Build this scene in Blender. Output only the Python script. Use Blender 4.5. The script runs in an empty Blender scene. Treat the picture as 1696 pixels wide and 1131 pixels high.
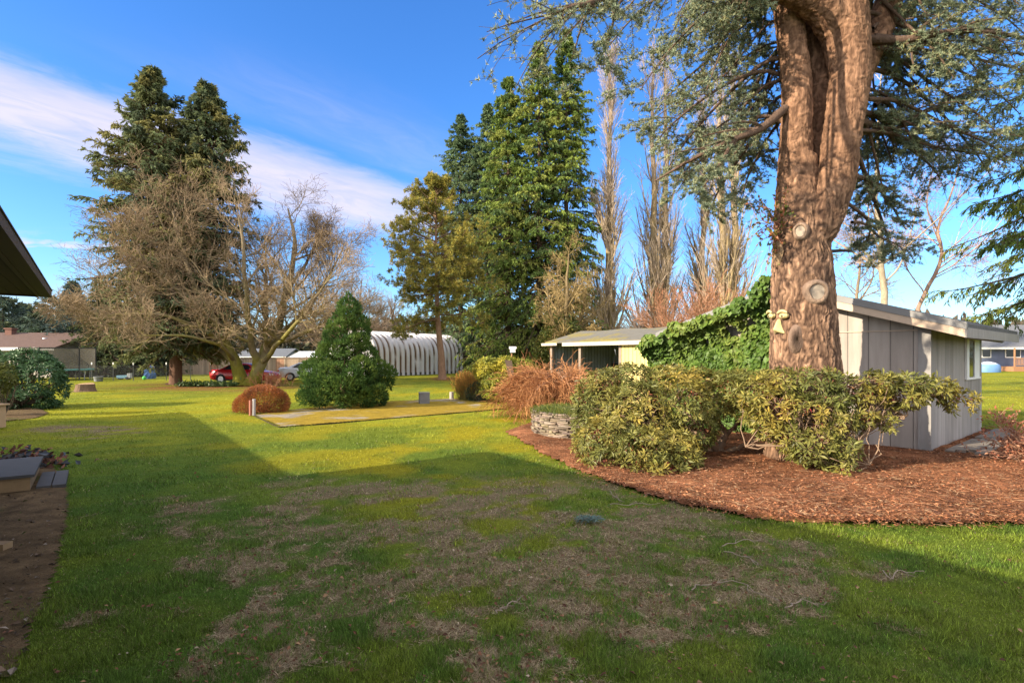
import bpy, math
import numpy as np
from mathutils import Vector, Matrix

# ------------------------------------------------------------------ camera, sky, sun, exposure
F, CAM_H, HY, CX = 942.0, 1.95, 590.0, 848.0          # focal length and horizon of the photograph in its own pixels
sc = bpy.context.scene
COL = sc.collection
cam_data = bpy.data.cameras.new('camera'); cam = bpy.data.objects.new('camera', cam_data); COL.objects.link(cam)
cam.location = (0, 0, CAM_H); cam.rotation_euler = (math.radians(90), 0, 0)
cam_data.sensor_width = 36; cam_data.lens = F / 1696 * 36
cam_data.shift_y = (HY - 565.5) / 1696
cam_data.clip_start = 0.05; cam_data.clip_end = 3000
sc.camera = cam
sc.view_settings.view_transform = 'Standard'; sc.view_settings.look = 'None'
sc.view_settings.gamma = 1; sc.view_settings.use_curve_mapping = False
sc.view_settings.exposure = 1.15
sc.cycles.max_bounces = 6; sc.cycles.diffuse_bounces = 3; sc.cycles.glossy_bounces = 2
sc.cycles.transmission_bounces = 3; sc.cycles.transparent_max_bounces = 6
sc.cycles.caustics_reflective = False; sc.cycles.caustics_refractive = False

SUN_EL = math.radians(22.5)
LX, LY = 0.900, 0.436                                   # the way the light travels over the ground
sun_d = bpy.data.lights.new('sun', 'SUN'); sun = bpy.data.objects.new('sun', sun_d); COL.objects.link(sun)
sun_d.energy = 5.0; sun_d.angle = math.radians(0.5); sun_d.color = (1.0, 0.86, 0.66)
sun.rotation_euler = Vector((LX * math.cos(SUN_EL), LY * math.cos(SUN_EL), -math.sin(SUN_EL))).to_track_quat('-Z', 'Y').to_euler()
sun.location = (-30, -12, 20)

world = bpy.data.worlds.new('World'); sc.world = world; world.use_nodes = True

def NODE(nt, t, **kw):
    n = nt.nodes.new(t)
    for k, v in kw.items():
        setattr(n, k, v)
    return n

def setin(nt, sock, v):
    if isinstance(v, bpy.types.NodeSocket): nt.links.new(v, sock)
    elif v is not None: sock.default_value = v

def MA(nt, op, a, b=None, c=None, clamp=False):
    n = NODE(nt, 'ShaderNodeMath', operation=op, use_clamp=clamp)
    for i, v in enumerate((a, b, c)):
        if v is not None: setin(nt, n.inputs[i], v)
    return n.outputs[0]

def SS(nt, v, lo, hi):
    n = NODE(nt, 'ShaderNodeMapRange', interpolation_type='SMOOTHSTEP')
    for i, x in enumerate((v, lo, hi, 0.0, 1.0)): setin(nt, n.inputs[i], x)
    return n.outputs[0]

def MIX(nt, f, a, b, mode='MIX'):
    n = NODE(nt, 'ShaderNodeMix', data_type='RGBA', blend_type=mode)
    setin(nt, n.inputs[0], f)
    for s, v in ((n.inputs[6], a), (n.inputs[7], b)):
        setin(nt, s, v if isinstance(v, bpy.types.NodeSocket) else (*v, 1.0))
    return n.outputs[2]

def NOISE(nt, vec, scale, detail=4, rough=0.55, dist=0.0):
    n = NODE(nt, 'ShaderNodeTexNoise')
    if vec is not None: nt.links.new(vec, n.inputs['Vector'])
    n.inputs['Scale'].default_value = scale; n.inputs['Detail'].default_value = detail
    n.inputs['Roughness'].default_value = rough; n.inputs['Distortion'].default_value = dist
    return n.outputs[0]

def build_world():
    nt = world.node_tree; nt.nodes.clear()
    out = NODE(nt, 'ShaderNodeOutputWorld'); bg = NODE(nt, 'ShaderNodeBackground')
    sky = NODE(nt, 'ShaderNodeTexSky', sky_type='NISHITA')
    sky.sun_disc = False; sky.sun_elevation = SUN_EL
    sky.sun_rotation = math.atan2(-LX, -LY)
    sky.air_density = 1.0; sky.dust_density = 0.6; sky.ozone_density = 2.5
    hsv = NODE(nt, 'ShaderNodeHueSaturation'); hsv.inputs['Saturation'].default_value = 1.22
    nt.links.new(sky.outputs[0], hsv.inputs['Color'])
    tc = NODE(nt, 'ShaderNodeTexCoord'); sep = NODE(nt, 'ShaderNodeSeparateXYZ')
    nt.links.new(tc.outputs['Generated'], sep.inputs[0])
    x, y, z = sep.outputs
    zz = MA(nt, 'MAXIMUM', z, 0.02)
    u = MA(nt, 'DIVIDE', x, zz); v = MA(nt, 'DIVIDE', y, zz)            # a flat cloud layer overhead
    w = MA(nt, 'SUBTRACT', MA(nt, 'MULTIPLY', u, 0.86), MA(nt, 'MULTIPLY', v, 0.51))
    s = MA(nt, 'ADD', MA(nt, 'MULTIPLY', u, 0.51), MA(nt, 'MULTIPLY', v, 0.86))
    cmb = NODE(nt, 'ShaderNodeCombineXYZ'); nt.links.new(w, cmb.inputs[0]); nt.links.new(MA(nt, 'MULTIPLY', s, 0.42), cmb.inputs[1])
    n1 = NOISE(nt, cmb.outputs[0], 1.1, 6, 0.62, 0.5)
    n2 = NOISE(nt, cmb.outputs[0], 6.0, 5, 0.65, 0.9)
    wn = MA(nt, 'ADD', w, MA(nt, 'MULTIPLY', MA(nt, 'SUBTRACT', n1, 0.5), 1.3))
    wn = MA(nt, 'ADD', wn, MA(nt, 'MULTIPLY', MA(nt, 'SUBTRACT', n2, 0.5), 0.45))
    band = MA(nt, 'MULTIPLY', SS(nt, wn, -2.15, -2.75), SS(nt, wn, -3.95, -2.85))
    band = MA(nt, 'MULTIPLY', band, SS(nt, v, 5.2, 3.9))
    fade = MA(nt, 'ADD', 0.55, MA(nt, 'MULTIPLY', n2, 0.75), clamp=True)
    band = MA(nt, 'MULTIPLY', band, fade)
    w2 = MA(nt, 'ADD', w, MA(nt, 'MULTIPLY', MA(nt, 'SUBTRACT', n1, 0.5), 1.0))
    wisp = MA(nt, 'MULTIPLY', MA(nt, 'MULTIPLY', SS(nt, w2, -2.2, -1.9), SS(nt, w2, -1.3, -1.75)), MA(nt, 'MULTIPLY', n2, 0.26))
    wisp = MA(nt, 'MULTIPLY', wisp, SS(nt, v, 1.6, 2.4))
    # low streaks near the horizon on the left
    az = MA(nt, 'DIVIDE', x, MA(nt, 'MAXIMUM', y, 0.05))
    zn = MA(nt, 'DIVIDE', z, MA(nt, 'MAXIMUM', y, 0.05))
    c2 = NODE(nt, 'ShaderNodeCombineXYZ'); nt.links.new(MA(nt, 'MULTIPLY', az, 2.2), c2.inputs[0]); nt.links.new(MA(nt, 'MULTIPLY', zn, 16.0), c2.inputs[1])
    n3 = NOISE(nt, c2.outputs[0], 2.0, 5, 0.6, 0.3)
    low = MA(nt, 'MULTIPLY', SS(nt, n3, 0.47, 0.62), MA(nt, 'MULTIPLY', SS(nt, zn, 0.15, 0.175), SS(nt, zn, 0.23, 0.195)))
    low = MA(nt, 'MULTIPLY', low, SS(nt, az, -0.45, -0.75))
    hor = MA(nt, 'MULTIPLY', SS(nt, zn, 0.17, 0.02), SS(nt, az, -0.1, -1.0))
    hor = MA(nt, 'MULTIPLY', hor, 0.75)
    m = MA(nt, 'MAXIMUM', MA(nt, 'MAXIMUM', band, wisp), MA(nt, 'MAXIMUM', low, hor))
    m = MA(nt, 'MULTIPLY', m, 0.80)
    # broken bright cloud added out of view, overhead and behind, as fill light
    n5 = NOISE(nt, tc.outputs['Generated'], 2.6, 6, 0.6, 0.4)
    fill_cloud = MA(nt, 'MULTIPLY', SS(nt, n5, 0.34, 0.52), SS(nt, MA(nt, 'SUBTRACT', y, MA(nt, 'MULTIPLY', z, 0.95)), 0.12, -0.25))
    m = MA(nt, 'MAXIMUM', m, MA(nt, 'MULTIPLY', fill_cloud, 0.84))
    cl = MIX(nt, n2, (2.6, 2.35, 2.75), (3.5, 3.1, 3.3))
    cl = MIX(nt, fill_cloud, cl, (7.6, 7.2, 6.9))
    skyc = MIX(nt, 1.0, hsv.outputs[0], (0.54, 0.72, 0.98), 'MULTIPLY')
    colr = MIX(nt, m, skyc, cl)
    nt.links.new(colr, bg.inputs['Color']); bg.inputs['Strength'].default_value = 0.15
    nt.links.new(bg.outputs[0], out.inputs[0])
build_world()

# ------------------------------------------------------------------ helpers
rng = np.random.default_rng(11)
def gp(px, py):
    Z = F * CAM_H / (py - HY); return np.array([(px - CX) / F * Z, Z, 0.0])
def pt(px, py, Z):
    return np.array([(px - CX) / F * Z, Z, CAM_H + (HY - py) / F * Z])
def unit(a): return a / np.maximum(np.linalg.norm(a, axis=-1, keepdims=True), 1e-9)
def runit(n): return unit(rng.normal(size=(n, 3)))

def _h(i, j, k, s):
    h = (i.astype(np.int64) * 374761393 + j.astype(np.int64) * 668265263 + k.astype(np.int64) * 2147483647 + s * 1274126177) & 0xffffffff
    h = ((h ^ (h >> 13)) * 1274126177) & 0xffffffff
    return ((h ^ (h >> 16)) & 0xffff) / 65535.0
def vnoise(p, s=0):
    p = np.asarray(p, float); i = np.floor(p).astype(np.int64); f = p - i; f = f * f * (3 - 2 * f)
    r = 0
    for a in (0, 1):
        for b in (0, 1):
            for c in (0, 1):
                w = (f[..., 0] if a else 1 - f[..., 0]) * (f[..., 1] if b else 1 - f[..., 1]) * (f[..., 2] if c else 1 - f[..., 2])
                r = r + w * _h(i[..., 0] + a, i[..., 1] + b, i[..., 2] + c, s)
    return r
def fbm(p, o=4, s=0):
    p = np.asarray(p, float); r = 0; a = 0.5; t = 0
    for k in range(o):
        r = r + a * vnoise(p * 2 ** k, s + k); t += a; a *= 0.5
    return r / t
def fbm2(x, y, sc_=1.0, o=4, s=0):
    return fbm(np.stack([np.asarray(x) * sc_, np.asarray(y) * sc_, np.zeros_like(np.asarray(x, float))], -1), o, s)
def sstep(x, a, b):
    t = np.clip((x - a) / (b - a), 0, 1); return t * t * (3 - 2 * t)

class MB:
    """collects vertices, faces, colours and material slots, links them as one mesh object"""
    def __init__(s): s.v = []; s.f = []; s.c = []; s.n = 0
    def add(s, v, f, col=None, mi=0, smooth=False):
        v = np.asarray(v, float).reshape(-1, 3); f = np.asarray(f, np.int64)
        s.v.append(v)
        c = np.ones((len(v), 4)); c[:, :3] = 0.5 if col is None else np.asarray(col, float)
        s.c.append(c)
        if len(f): s.f.append((f + s.n, mi, smooth))
        s.n += len(v); return s
    def build(s, name, mats, parent=None):
        V = np.concatenate(s.v); C = np.concatenate(s.c)
        loops = np.concatenate([f.ravel() for f, _, _ in s.f])
        tot = np.concatenate([np.full(len(f), f.shape[1]) for f, _, _ in s.f])
        mi = np.concatenate([np.full(len(f), m) for f, m, _ in s.f])
        sm = np.concatenate([np.full(len(f), q) for f, _, q in s.f])
        st = np.concatenate([[0], np.cumsum(tot)[:-1]])
        if parent is not None: V = V - np.array(parent.location)
        me = bpy.data.meshes.new(name)
        me.vertices.add(len(V)); me.vertices.foreach_set('co', V.astype(np.float32).ravel())
        me.loops.add(len(loops)); me.loops.foreach_set('vertex_index', loops.astype(np.int32))
        me.polygons.add(len(tot)); me.polygons.foreach_set('loop_start', st.astype(np.int32))
        me.update(calc_edges=True)
        me.polygons.foreach_set('material_index', mi.astype(np.int32)); me.polygons.foreach_set('use_smooth', sm)
        a = me.attributes.new('col', 'FLOAT_COLOR', 'POINT'); a.data.foreach_set('color', C.astype(np.float32).ravel())
        for m in (mats if isinstance(mats, (list, tuple)) else [mats]): me.materials.append(m)
        me.update()
        o = bpy.data.objects.new(name, me); COL.objects.link(o)
        if parent is not None: o.parent = parent
        return o

def thing(name, label, cat, loc=(0, 0, 0), group=None):
    o = bpy.data.objects.new(name, None); COL.objects.link(o); o.location = [float(q) for q in loc]
    o.empty_display_size = 0.2
    return tag(o, label, cat, group)
def tag(o, label, cat, group=None):
    o['label'] = label; o['category'] = cat
    if group: o['group'] = group
    return o
def kind(o, k, label=None, cat=None):
    o['kind'] = k
    if label: o['label'] = label
    if cat: o['category'] = cat
    return o
def dup(root, loc, label, rz=0.0):
    r = root.copy(); COL.objects.link(r); r.location = [float(q) for q in loc]; r.rotation_euler = (0, 0, rz); r['label'] = label
    for ch in list(root.children):
        c = ch.copy(); COL.objects.link(c); c.parent = r
        for g in ch.children:
            d = g.copy(); COL.objects.link(d); d.parent = c
    return r

def tubes(P, R, sides=4, cap=False):
    """P (N,k,3) polylines, R (N,k) radii -> open tubes"""
    P = np.asarray(P, float); R = np.asarray(R, float)
    if P.ndim == 2: P = P[None]; R = R[None]
    N, k, _ = P.shape
    T = unit(np.gradient(P, axis=1))
    m = unit(P[:, -1] - P[:, 0]); ref = np.zeros((N, 3)); ref[np.arange(N), np.abs(m).argmin(1)] = 1
    A = unit(np.cross(T, ref[:, None, :])); B = np.cross(T, A)
    th = np.arange(sides) / sides * 2 * np.pi
    V = P[:, :, None, :] + R[:, :, None, None] * (np.cos(th)[None, None, :, None] * A[:, :, None, :] + np.sin(th)[None, None, :, None] * B[:, :, None, :])
    idx = np.arange(N * k * sides).reshape(N, k, sides); nx = np.roll(idx, -1, axis=2)
    Fq = np.stack([idx[:, :-1], nx[:, :-1], nx[:, 1:], idx[:, 1:]], -1).reshape(-1, 4)
    return V.reshape(-1, 3), Fq
def capped(mb, P, R, sides=8, col=None, mi=0, smooth=True):
    V, Fq = tubes(P, R, sides); mb.add(V, Fq, col, mi, smooth)
    P = np.asarray(P); k = len(P)
    for e in (0, k - 1):
        ring = V.reshape(k, sides, 3)[e]; f = np.arange(sides)[None]
        mb.add(ring, f[:, ::-1] if e == 0 else f, col, mi)
def resamp(P, n):
    P = np.asarray(P, float); k = len(P)
    # Catmull-Rom through the points
    Q = np.vstack([2 * P[0] - P[1], P, 2 * P[-1] - P[-2]]); t = np.linspace(0, k - 1 - 1e-6, n); i = t.astype(int); f = (t - i)[:, None]
    a, b, c, d = Q[i], Q[i + 1], Q[i + 2], Q[i + 3]
    return 0.5 * (2 * b + (c - a) * f + (2 * a - 5 * b + 4 * c - d) * f ** 2 + (3 * b - a - 3 * c + d) * f ** 3)

BOXF = np.array([[0, 3, 2, 1], [4, 5, 6, 7], [0, 1, 5, 4], [1, 2, 6, 5], [2, 3, 7, 6], [3, 0, 4, 7]])
def obox(mb, o, ax, ay, z0, z1, x0, x1, y0, y1, col=None, mi=0):
    """box in a frame: origin o (2d), axes ax, ay (2d unit)"""
    o = np.asarray(o)[:2]; ax = np.asarray(ax); ay = np.asarray(ay)
    b = [o + ax * x + ay * y for x, y in ((x0, y0), (x1, y0), (x1, y1), (x0, y1))]
    v = [(*q, z0) for q in b] + [(*q, z1) for q in b]
    mb.add(v, BOXF, col, mi); return mb
def hexa(mb, v8, col=None, mi=0): mb.add(v8, BOXF, col, mi)

def leaves(P, D, Nn, L, W, fold=0.25, mid=0.45):
    """diamond leaves: base P, direction D, facing Nn"""
    n = len(P); L = np.broadcast_to(np.asarray(L, float), (n,))[:, None]; W = np.broadcast_to(np.asarray(W, float), (n,))[:, None]
    D = unit(D); S = unit(np.cross(D, Nn)); Nn = np.cross(S, D)
    V = np.stack([P, P + D * L * mid + S * W * .5 + Nn * W * fold, P + D * L, P + D * L * mid - S * W * .5 + Nn * W * fold], 1)
    return V.reshape(-1, 3), np.arange(4 * n).reshape(n, 4)
def lcol(n, cols, w=None, var=0.15, rep=4):
    cols = np.asarray(cols, float); i = rng.choice(len(cols), n, p=None if w is None else np.asarray(w) / np.sum(w))
    c = cols[i] * (1 + var * rng.normal(size=(n, 1))); return np.repeat(np.clip(c, 0.004, 1), rep, axis=0)

def at_t(P, t):
    k = P.shape[1]; f = t * (k - 1); i = np.minimum(f.astype(int), k - 2); f = (f - i)[:, None]; a = np.arange(len(P))
    return P[a, i] * (1 - f) + P[a, i + 1] * f, unit(P[a, i + 1] - P[a, i])
def grow(S, D, L, k, up=0.0, wander=0.1, flat=1.0):
    out = [S]; d = unit(D); p = S; upv = np.broadcast_to(np.asarray(up, float), (len(S),))[:, None] * np.array([0, 0, 1.0])
    for j in range(k - 1):
        p = p + d * (L / (k - 1))[:, None]; out.append(p); d = unit(d + upv + wander * rng.normal(size=d.shape))
    return np.stack(out, 1)
def kids(P, R, n, t0, t1, ang, lenr, k, up, wander, rr, tip=0.25, tlen=0.5, lmin=0.0):
    N = len(P); idx = np.repeat(np.arange(N), n); t = rng.uniform(t0, t1, N * n); p, T = at_t(P[idx], t)
    q = unit(np.cross(T, runit(N * n))); a = np.radians(rng.uniform(ang[0], ang[1], N * n))[:, None]
    D = T * np.cos(a) + q * np.sin(a)
    plen = np.linalg.norm(np.diff(P, axis=1), axis=2).sum(1)[idx]
    L = np.maximum(plen * rng.uniform(lenr[0], lenr[1], N * n) * (1 - tlen * t), lmin)
    Q = grow(p, D, L, k, up, wander)
    kk = R.shape[1]; f = t * (kk - 1); i = np.minimum(f.astype(int), kk - 2); f -= i
    r0 = (R[idx, i] * (1 - f) + R[idx, i + 1] * f) * rr
    return Q, r0[:, None] * np.linspace(1, tip, k)[None, :]

# ------------------------------------------------------------------ materials
MATS = {}
def mat(name, color=None, rough=0.8, var=0.12, vscale=6.0, bump=0.0, bscale=20.0, attr=False, metal=0.0, spec=0.3, stretch=(1, 1, 1), transl=0.0, second=None, sscale=2.0, sedge=(0.5, 0.6)):
    m = bpy.data.materials.new(name); m.use_nodes = True; nt = m.node_tree; nt.nodes.clear()
    out = NODE(nt, 'ShaderNodeOutputMaterial'); b = NODE(nt, 'ShaderNodeBsdfPrincipled')
    tc = NODE(nt, 'ShaderNodeTexCoord'); mp = NODE(nt, 'ShaderNodeMapping'); mp.inputs['Scale'].default_value = stretch
    nt.links.new(tc.outputs['Object'], mp.inputs[0]); vec = mp.outputs[0]
    if attr:
        an = NODE(nt, 'ShaderNodeAttribute', attribute_name='col'); c = an.outputs['Color']
    else:
        rgb = NODE(nt, 'ShaderNodeRGB'); rgb.outputs[0].default_value = (*color, 1); c = rgb.outputs[0]
    if second is not None:
        c = MIX(nt, SS(nt, NOISE(nt, vec, sscale, 5, 0.6), sedge[0], sedge[1]), c, second)
    if var > 0:
        n = NOISE(nt, vec, vscale, 5, 0.62)
        g = MA(nt, 'ADD', 1 - var * 1.6, MA(nt, 'MULTIPLY', n, var * 3.2))
        cc = NODE(nt, 'ShaderNodeCombineXYZ'); [nt.links.new(g, cc.inputs[i]) for i in range(3)]
        c = MIX(nt, 1.0, c, cc.outputs[0], 'MULTIPLY')
    nt.links.new(c, b.inputs['Base Color'])
    b.inputs['Roughness'].default_value = rough; b.inputs['Metallic'].default_value = metal
    b.inputs['Specular IOR Level'].default_value = spec
    if bump > 0:
        bn = NODE(nt, 'ShaderNodeBump'); bn.inputs['Strength'].default_value = 1.0; bn.inputs['Distance'].default_value = bump
        nt.links.new(NOISE(nt, vec, bscale, 6, 0.65), bn.inputs['Height']); nt.links.new(bn.outputs[0], b.inputs['Normal'])
    sh = b.outputs[0]
    if transl > 0:
        t = NODE(nt, 'ShaderNodeBsdfTranslucent'); nt.links.new(c, t.inputs[0])
        mx = NODE(nt, 'ShaderNodeMixShader'); mx.inputs[0].default_value = transl
        nt.links.new(sh, mx.inputs[1]); nt.links.new(t.outputs[0], mx.inputs[2]); sh = mx.outputs[0]
    nt.links.new(sh, out.inputs[0]); MATS[name] = m; return m

leaf_m = mat('leaf', attr=True, rough=0.5, var=0.0, spec=0.35, transl=0.28)
needle_m = mat('needle', attr=True, rough=0.7, var=0.10, vscale=0.6, spec=0.2, transl=0.30)
grass_m = mat('grass_blade', attr=True, rough=0.6, var=0.0, spec=0.2, transl=0.35)
chip_m = mat('bark_chip', attr=True, rough=0.9, var=0.1, spec=0.1)
bark_m = mat('bark', attr=True, rough=0.95, var=0.30, vscale=9, bump=0.05, bscale=22, spec=0.1, stretch=(1, 1, 0.35))
twig_m = mat('twig', attr=True, rough=0.9, var=0.15, vscale=2.0, spec=0.1)
ground_m = mat('lawn_ground', attr=True, rough=1.0, var=0.30, vscale=9.0, bump=0.03, bscale=30, spec=0.05)
soil_m = mat('soil', attr=True, rough=1.0, var=0.30, vscale=14, bump=0.05, bscale=26, spec=0.05)
# ------------------------------------------------------------------ the ground
def pxof(x, y):
    y = np.maximum(y, 0.5); return CX + F * x / y, HY + F * CAM_H / y
def inpoly(x, y, poly):
    r = np.zeros(np.shape(x), bool); n = len(poly)
    for i in range(n):
        (x1, y1), (x2, y2) = poly[i][:2], poly[(i + 1) % n][:2]
        if y1 == y2: continue
        c = ((y1 > y) != (y2 > y)) & (x < (x2 - x1) * (y - y1) / (y2 - y1) + x1); r ^= c
    return r
def edgedist(x, y, poly):
    d = np.full(np.shape(x), 1e9); n = len(poly)
    for i in range(n):
        a = np.asarray(poly[i][:2]); b = np.asarray(poly[(i + 1) % n][:2]); ab = b - a
        t = np.clip(((x - a[0]) * ab[0] + (y - a[1]) * ab[1]) / max(ab @ ab, 1e-9), 0, 1)
        d = np.minimum(d, np.hypot(x - a[0] - t * ab[0], y - a[1] - t * ab[1]))
    return d
MULCH = [gp(*q) for q in ((830, 716), (846, 722), (880, 742), (930, 768), (1000, 798), (1100, 829), (1200, 850), (1300, 863), (1420, 870), (1550, 871), (1696, 869), (1900, 880), (2050, 850), (1860, 760), (1720, 722), (1640, 712))]
MULCH += [np.array([9.5, 18.0, 0]), np.array([3.0, 19.0, 0]), gp(905, 690), gp(868, 703)]
DIRT = [gp(*q) for q in ((20, 1131), (62, 1040), (97, 950), (117, 850), (113, 800), (95, 778), (40, 760), (-120, 752), (-600, 900), (-500, 1131))]
BUSHBED = [gp(*q) for q in ((85, 684), (60, 693), (-60, 705), (-200, 690), (-150, 668), (60, 672))]
SLAB = [gp(*q) for q in ((419, 687.5), (463, 707.5), (700, 688.5), (840, 676.5), (800, 658), (613, 666), (500, 677))]

bare_c = gp(780, 930)[:2]
def bare_mask(x, y):
    px, py = pxof(x, y)
    n = fbm2(x, y, 1.7, 5, 3); n2 = fbm2(x, y, 5.5, 3, 9)
    e = ((px - 800) / 560) ** 2 + ((py - 960) / 190) ** 2
    wob = (n - 0.5) * 3.4 + (n2 - 0.5) * 2.0
    m = sstep(1.0 - e + wob, 0.0, 0.75)
    m *= sstep(py, 772, 815)
    e2 = ((px - 640) / 150) ** 2 + ((py - 812) / 22) ** 2
    m = np.maximum(m, sstep(0.9 - e2 + wob, 0.1, 0.7) * 0.9)
    e3 = ((px - 120) / 130) ** 2 + ((py - 713) / 11) ** 2
    m = np.maximum(m, sstep(0.8 - e3 + wob, 0.1, 0.8) * (px < 300))
    for cx, cy, rx, ry in ((830, 1030, 48, 30), (610, 915, 48, 16), (742, 985, 26, 10), (820, 870, 60, 14)):   # tufts of green inside the bare ground
        m *= 1 - np.clip(1.3 - ((px - cx) / rx) ** 2 - ((py - cy) / ry) ** 2, 0, 1)
    return np.clip(m, 0, 1)
def sunlit_moss_mask(x, y):  # real moss plus the sunlit lawn's yellow painted in, weak in house shade
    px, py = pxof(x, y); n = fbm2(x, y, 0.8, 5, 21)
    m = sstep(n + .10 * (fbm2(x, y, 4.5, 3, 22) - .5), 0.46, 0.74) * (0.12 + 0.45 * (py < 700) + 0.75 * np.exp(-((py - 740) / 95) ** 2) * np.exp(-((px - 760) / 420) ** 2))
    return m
def litter_mask(x, y):
    px, py = pxof(x, y); n = fbm2(x, y, 1.3, 4, 33)
    m = np.exp(-((px - 360) / 150) ** 2 * 1.0 - ((py - 641) / 6.5) ** 2) * sstep(n, 0.32, 0.55)
    m = np.maximum(m, np.exp(-((px - 735) / 22) ** 2 - ((py - 627) / 3) ** 2))
    return np.clip(m * 1.2, 0, 1)
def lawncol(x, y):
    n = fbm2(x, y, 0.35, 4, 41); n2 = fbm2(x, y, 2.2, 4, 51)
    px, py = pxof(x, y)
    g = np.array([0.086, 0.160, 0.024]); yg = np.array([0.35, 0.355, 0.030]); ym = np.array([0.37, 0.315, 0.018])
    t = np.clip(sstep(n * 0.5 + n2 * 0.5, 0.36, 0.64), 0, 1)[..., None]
    far = np.clip(sstep(-py, -790, -690), 0, 1)[..., None]          # sunlit yellow painted into the open lawn, shaded lawn near the house left greener
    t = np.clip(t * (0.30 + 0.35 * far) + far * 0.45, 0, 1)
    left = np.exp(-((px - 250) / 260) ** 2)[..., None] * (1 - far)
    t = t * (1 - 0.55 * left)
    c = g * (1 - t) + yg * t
    m = sunlit_moss_mask(x, y)[..., None]; c = c * (1 - m) + ym * m
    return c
DEAD = np.array([[0.31, 0.240, 0.140], [0.21, 0.150, 0.085], [0.41, 0.335, 0.215], [0.15, 0.085, 0.045]])

def ground():
    u = np.linspace(-1, 1, 361); xs = 1.6 * np.sinh(u * 6.6); v = np.linspace(-0.62, 1, 300); ys = 5 + 1.5 * np.sinh(v * 6.9)
    X, Y = np.meshgrid(xs, ys); x = X.ravel(); y = Y.ravel()
    z = np.where(np.hypot(x, y) < 60, (fbm2(x, y, 0.6, 3, 5) - 0.5) * 0.05, 0)
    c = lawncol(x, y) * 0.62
    b = bare_mask(x, y)[:, None]; soil = np.array([0.155, 0.118, 0.068]) * (0.7 + 0.6 * fbm2(x, y, 3, 3, 8)[:, None])
    c = c * (1 - b) + soil * b
    l = litter_mask(x, y)[:, None]; c = c * (1 - l) + np.array([0.20, 0.09, 0.04]) * l
    n, m = len(xs), len(ys); i = np.arange(n * m).reshape(m, n)
    f = np.stack([i[:-1, :-1], i[:-1, 1:], i[1:, 1:], i[1:, :-1]], -1).reshape(-1, 4)
    o = MB().add(np.stack([x, y, z - 0.02], 1), f, c, 0, True).build('lawn', ground_m)
    kind(o, 'structure', 'green mossy lawn with worn brown patches', 'lawn')
ground()

def sheet(name, poly, z, col_fn, m, step=0.12, noise=0.05, label=None, cat=None, rise=0.04, keep=None):
    P = np.array([q[:2] for q in poly]); lo = P.min(0) - 0.3; hi = P.max(0) + 0.3
    xs = np.arange(lo[0], hi[0], step); ys = np.arange(lo[1], hi[1], step); X, Y = np.meshgrid(xs, ys); x = X.ravel(); y = Y.ravel()
    wx = x + (fbm2(x, y, 2.5, 3, 61) - 0.5) * noise * 2; wy = y + (fbm2(x, y, 2.5, 3, 62) - 0.5) * noise * 2
    ins = inpoly(wx, wy, poly); d = edgedist(x, y, poly) * np.where(ins, 1, -1)
    zz = z + rise * sstep(d, -0.02, 0.35) + (fbm2(x, y, 2.2, 4, 63) - 0.5) * rise * 0.8
    n, mm = len(xs), len(ys); i = np.arange(n * mm).reshape(mm, n)
    f = np.stack([i[:-1, :-1], i[:-1, 1:], i[1:, 1:], i[1:, :-1]], -1).reshape(-1, 4)
    f = f[ins[f].all(1)]
    used = np.unique(f); mp = -np.ones(len(x), int); mp[used] = np.arange(len(used))
    o = MB().add(np.stack([x, y, zz], 1)[used], mp[f], col_fn(x, y)[used], 0, True).build(name, m)
    kind(o, 'structure', label, cat); return o
def mulchcol(x, y):
    n = fbm2(x, y, 5, 4, 71)[:, None]; n2 = fbm2(x, y, 1.2, 3, 72)[:, None]
    return np.array([0.29, 0.125, 0.062]) * (0.25 + 1.0 * n) * (0.35 + 1.2 * n2)
sheet('mulch_bed', MULCH, 0.012, mulchcol, soil_m, 0.07, 0.14, 'bed of reddish brown bark mulch around the rhododendrons', 'mulch bed', 0.06)
def dirtcol(x, y):
    n = fbm2(x, y, 6, 4, 81)[:, None]; g = sstep(fbm2(x, y, 2.0, 4, 82), 0.56, 0.7)[:, None] * 0.5
    c = np.array([0.13, 0.09, 0.05]) * (0.4 + 1.1 * n); return c * (1 - g) + np.array([0.05, 0.08, 0.015]) * g
sheet('dirt_bed', DIRT, 0.012, dirtcol, soil_m, 0.05, 0.05, 'bare dark soil bed along the house', 'soil bed', 0.02)
sheet('soil_patch', BUSHBED, 0.012, dirtcol, soil_m, 0.1, 0.08, 'dark soil under the evergreen bush', 'soil bed', 0.03)
def slabcol(x, y):
    n = fbm2(x, y, 1.4, 5, 91); px, py = pxof(x, y)
    t = sstep(n + 0.18 * sstep(px, 440, 540) , 0.44, 0.60)[:, None]; n3 = fbm2(x, y, 7, 3, 92)[:, None]
    return (np.array([0.27, 0.235, 0.18]) * (1 - t) + np.array([0.27, 0.19, 0.028]) * t) * (0.65 + 0.7 * n3)
def slab():
    o = sheet('concrete_pad', SLAB, 0.010, slabcol, soil_m, 0.09, 0.02, 'concrete pad overgrown with golden moss', 'concrete pad', 0.006)
    mb = MB(); n = len(SLAB)
    for i in range(n):
        a, b = SLAB[i], SLAB[(i + 1) % n]
        mb.add([(*a[:2], -0.03), (*b[:2], -0.03), (*b[:2], 0.011), (*a[:2], 0.011)], [[0, 1, 2, 3]], (0.07, 0.06, 0.035))
    e = mb.build('concrete_pad_edge', soil_m); kind(e, 'structure', 'dark edge of the mossy concrete pad', 'concrete pad')
slab()

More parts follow.
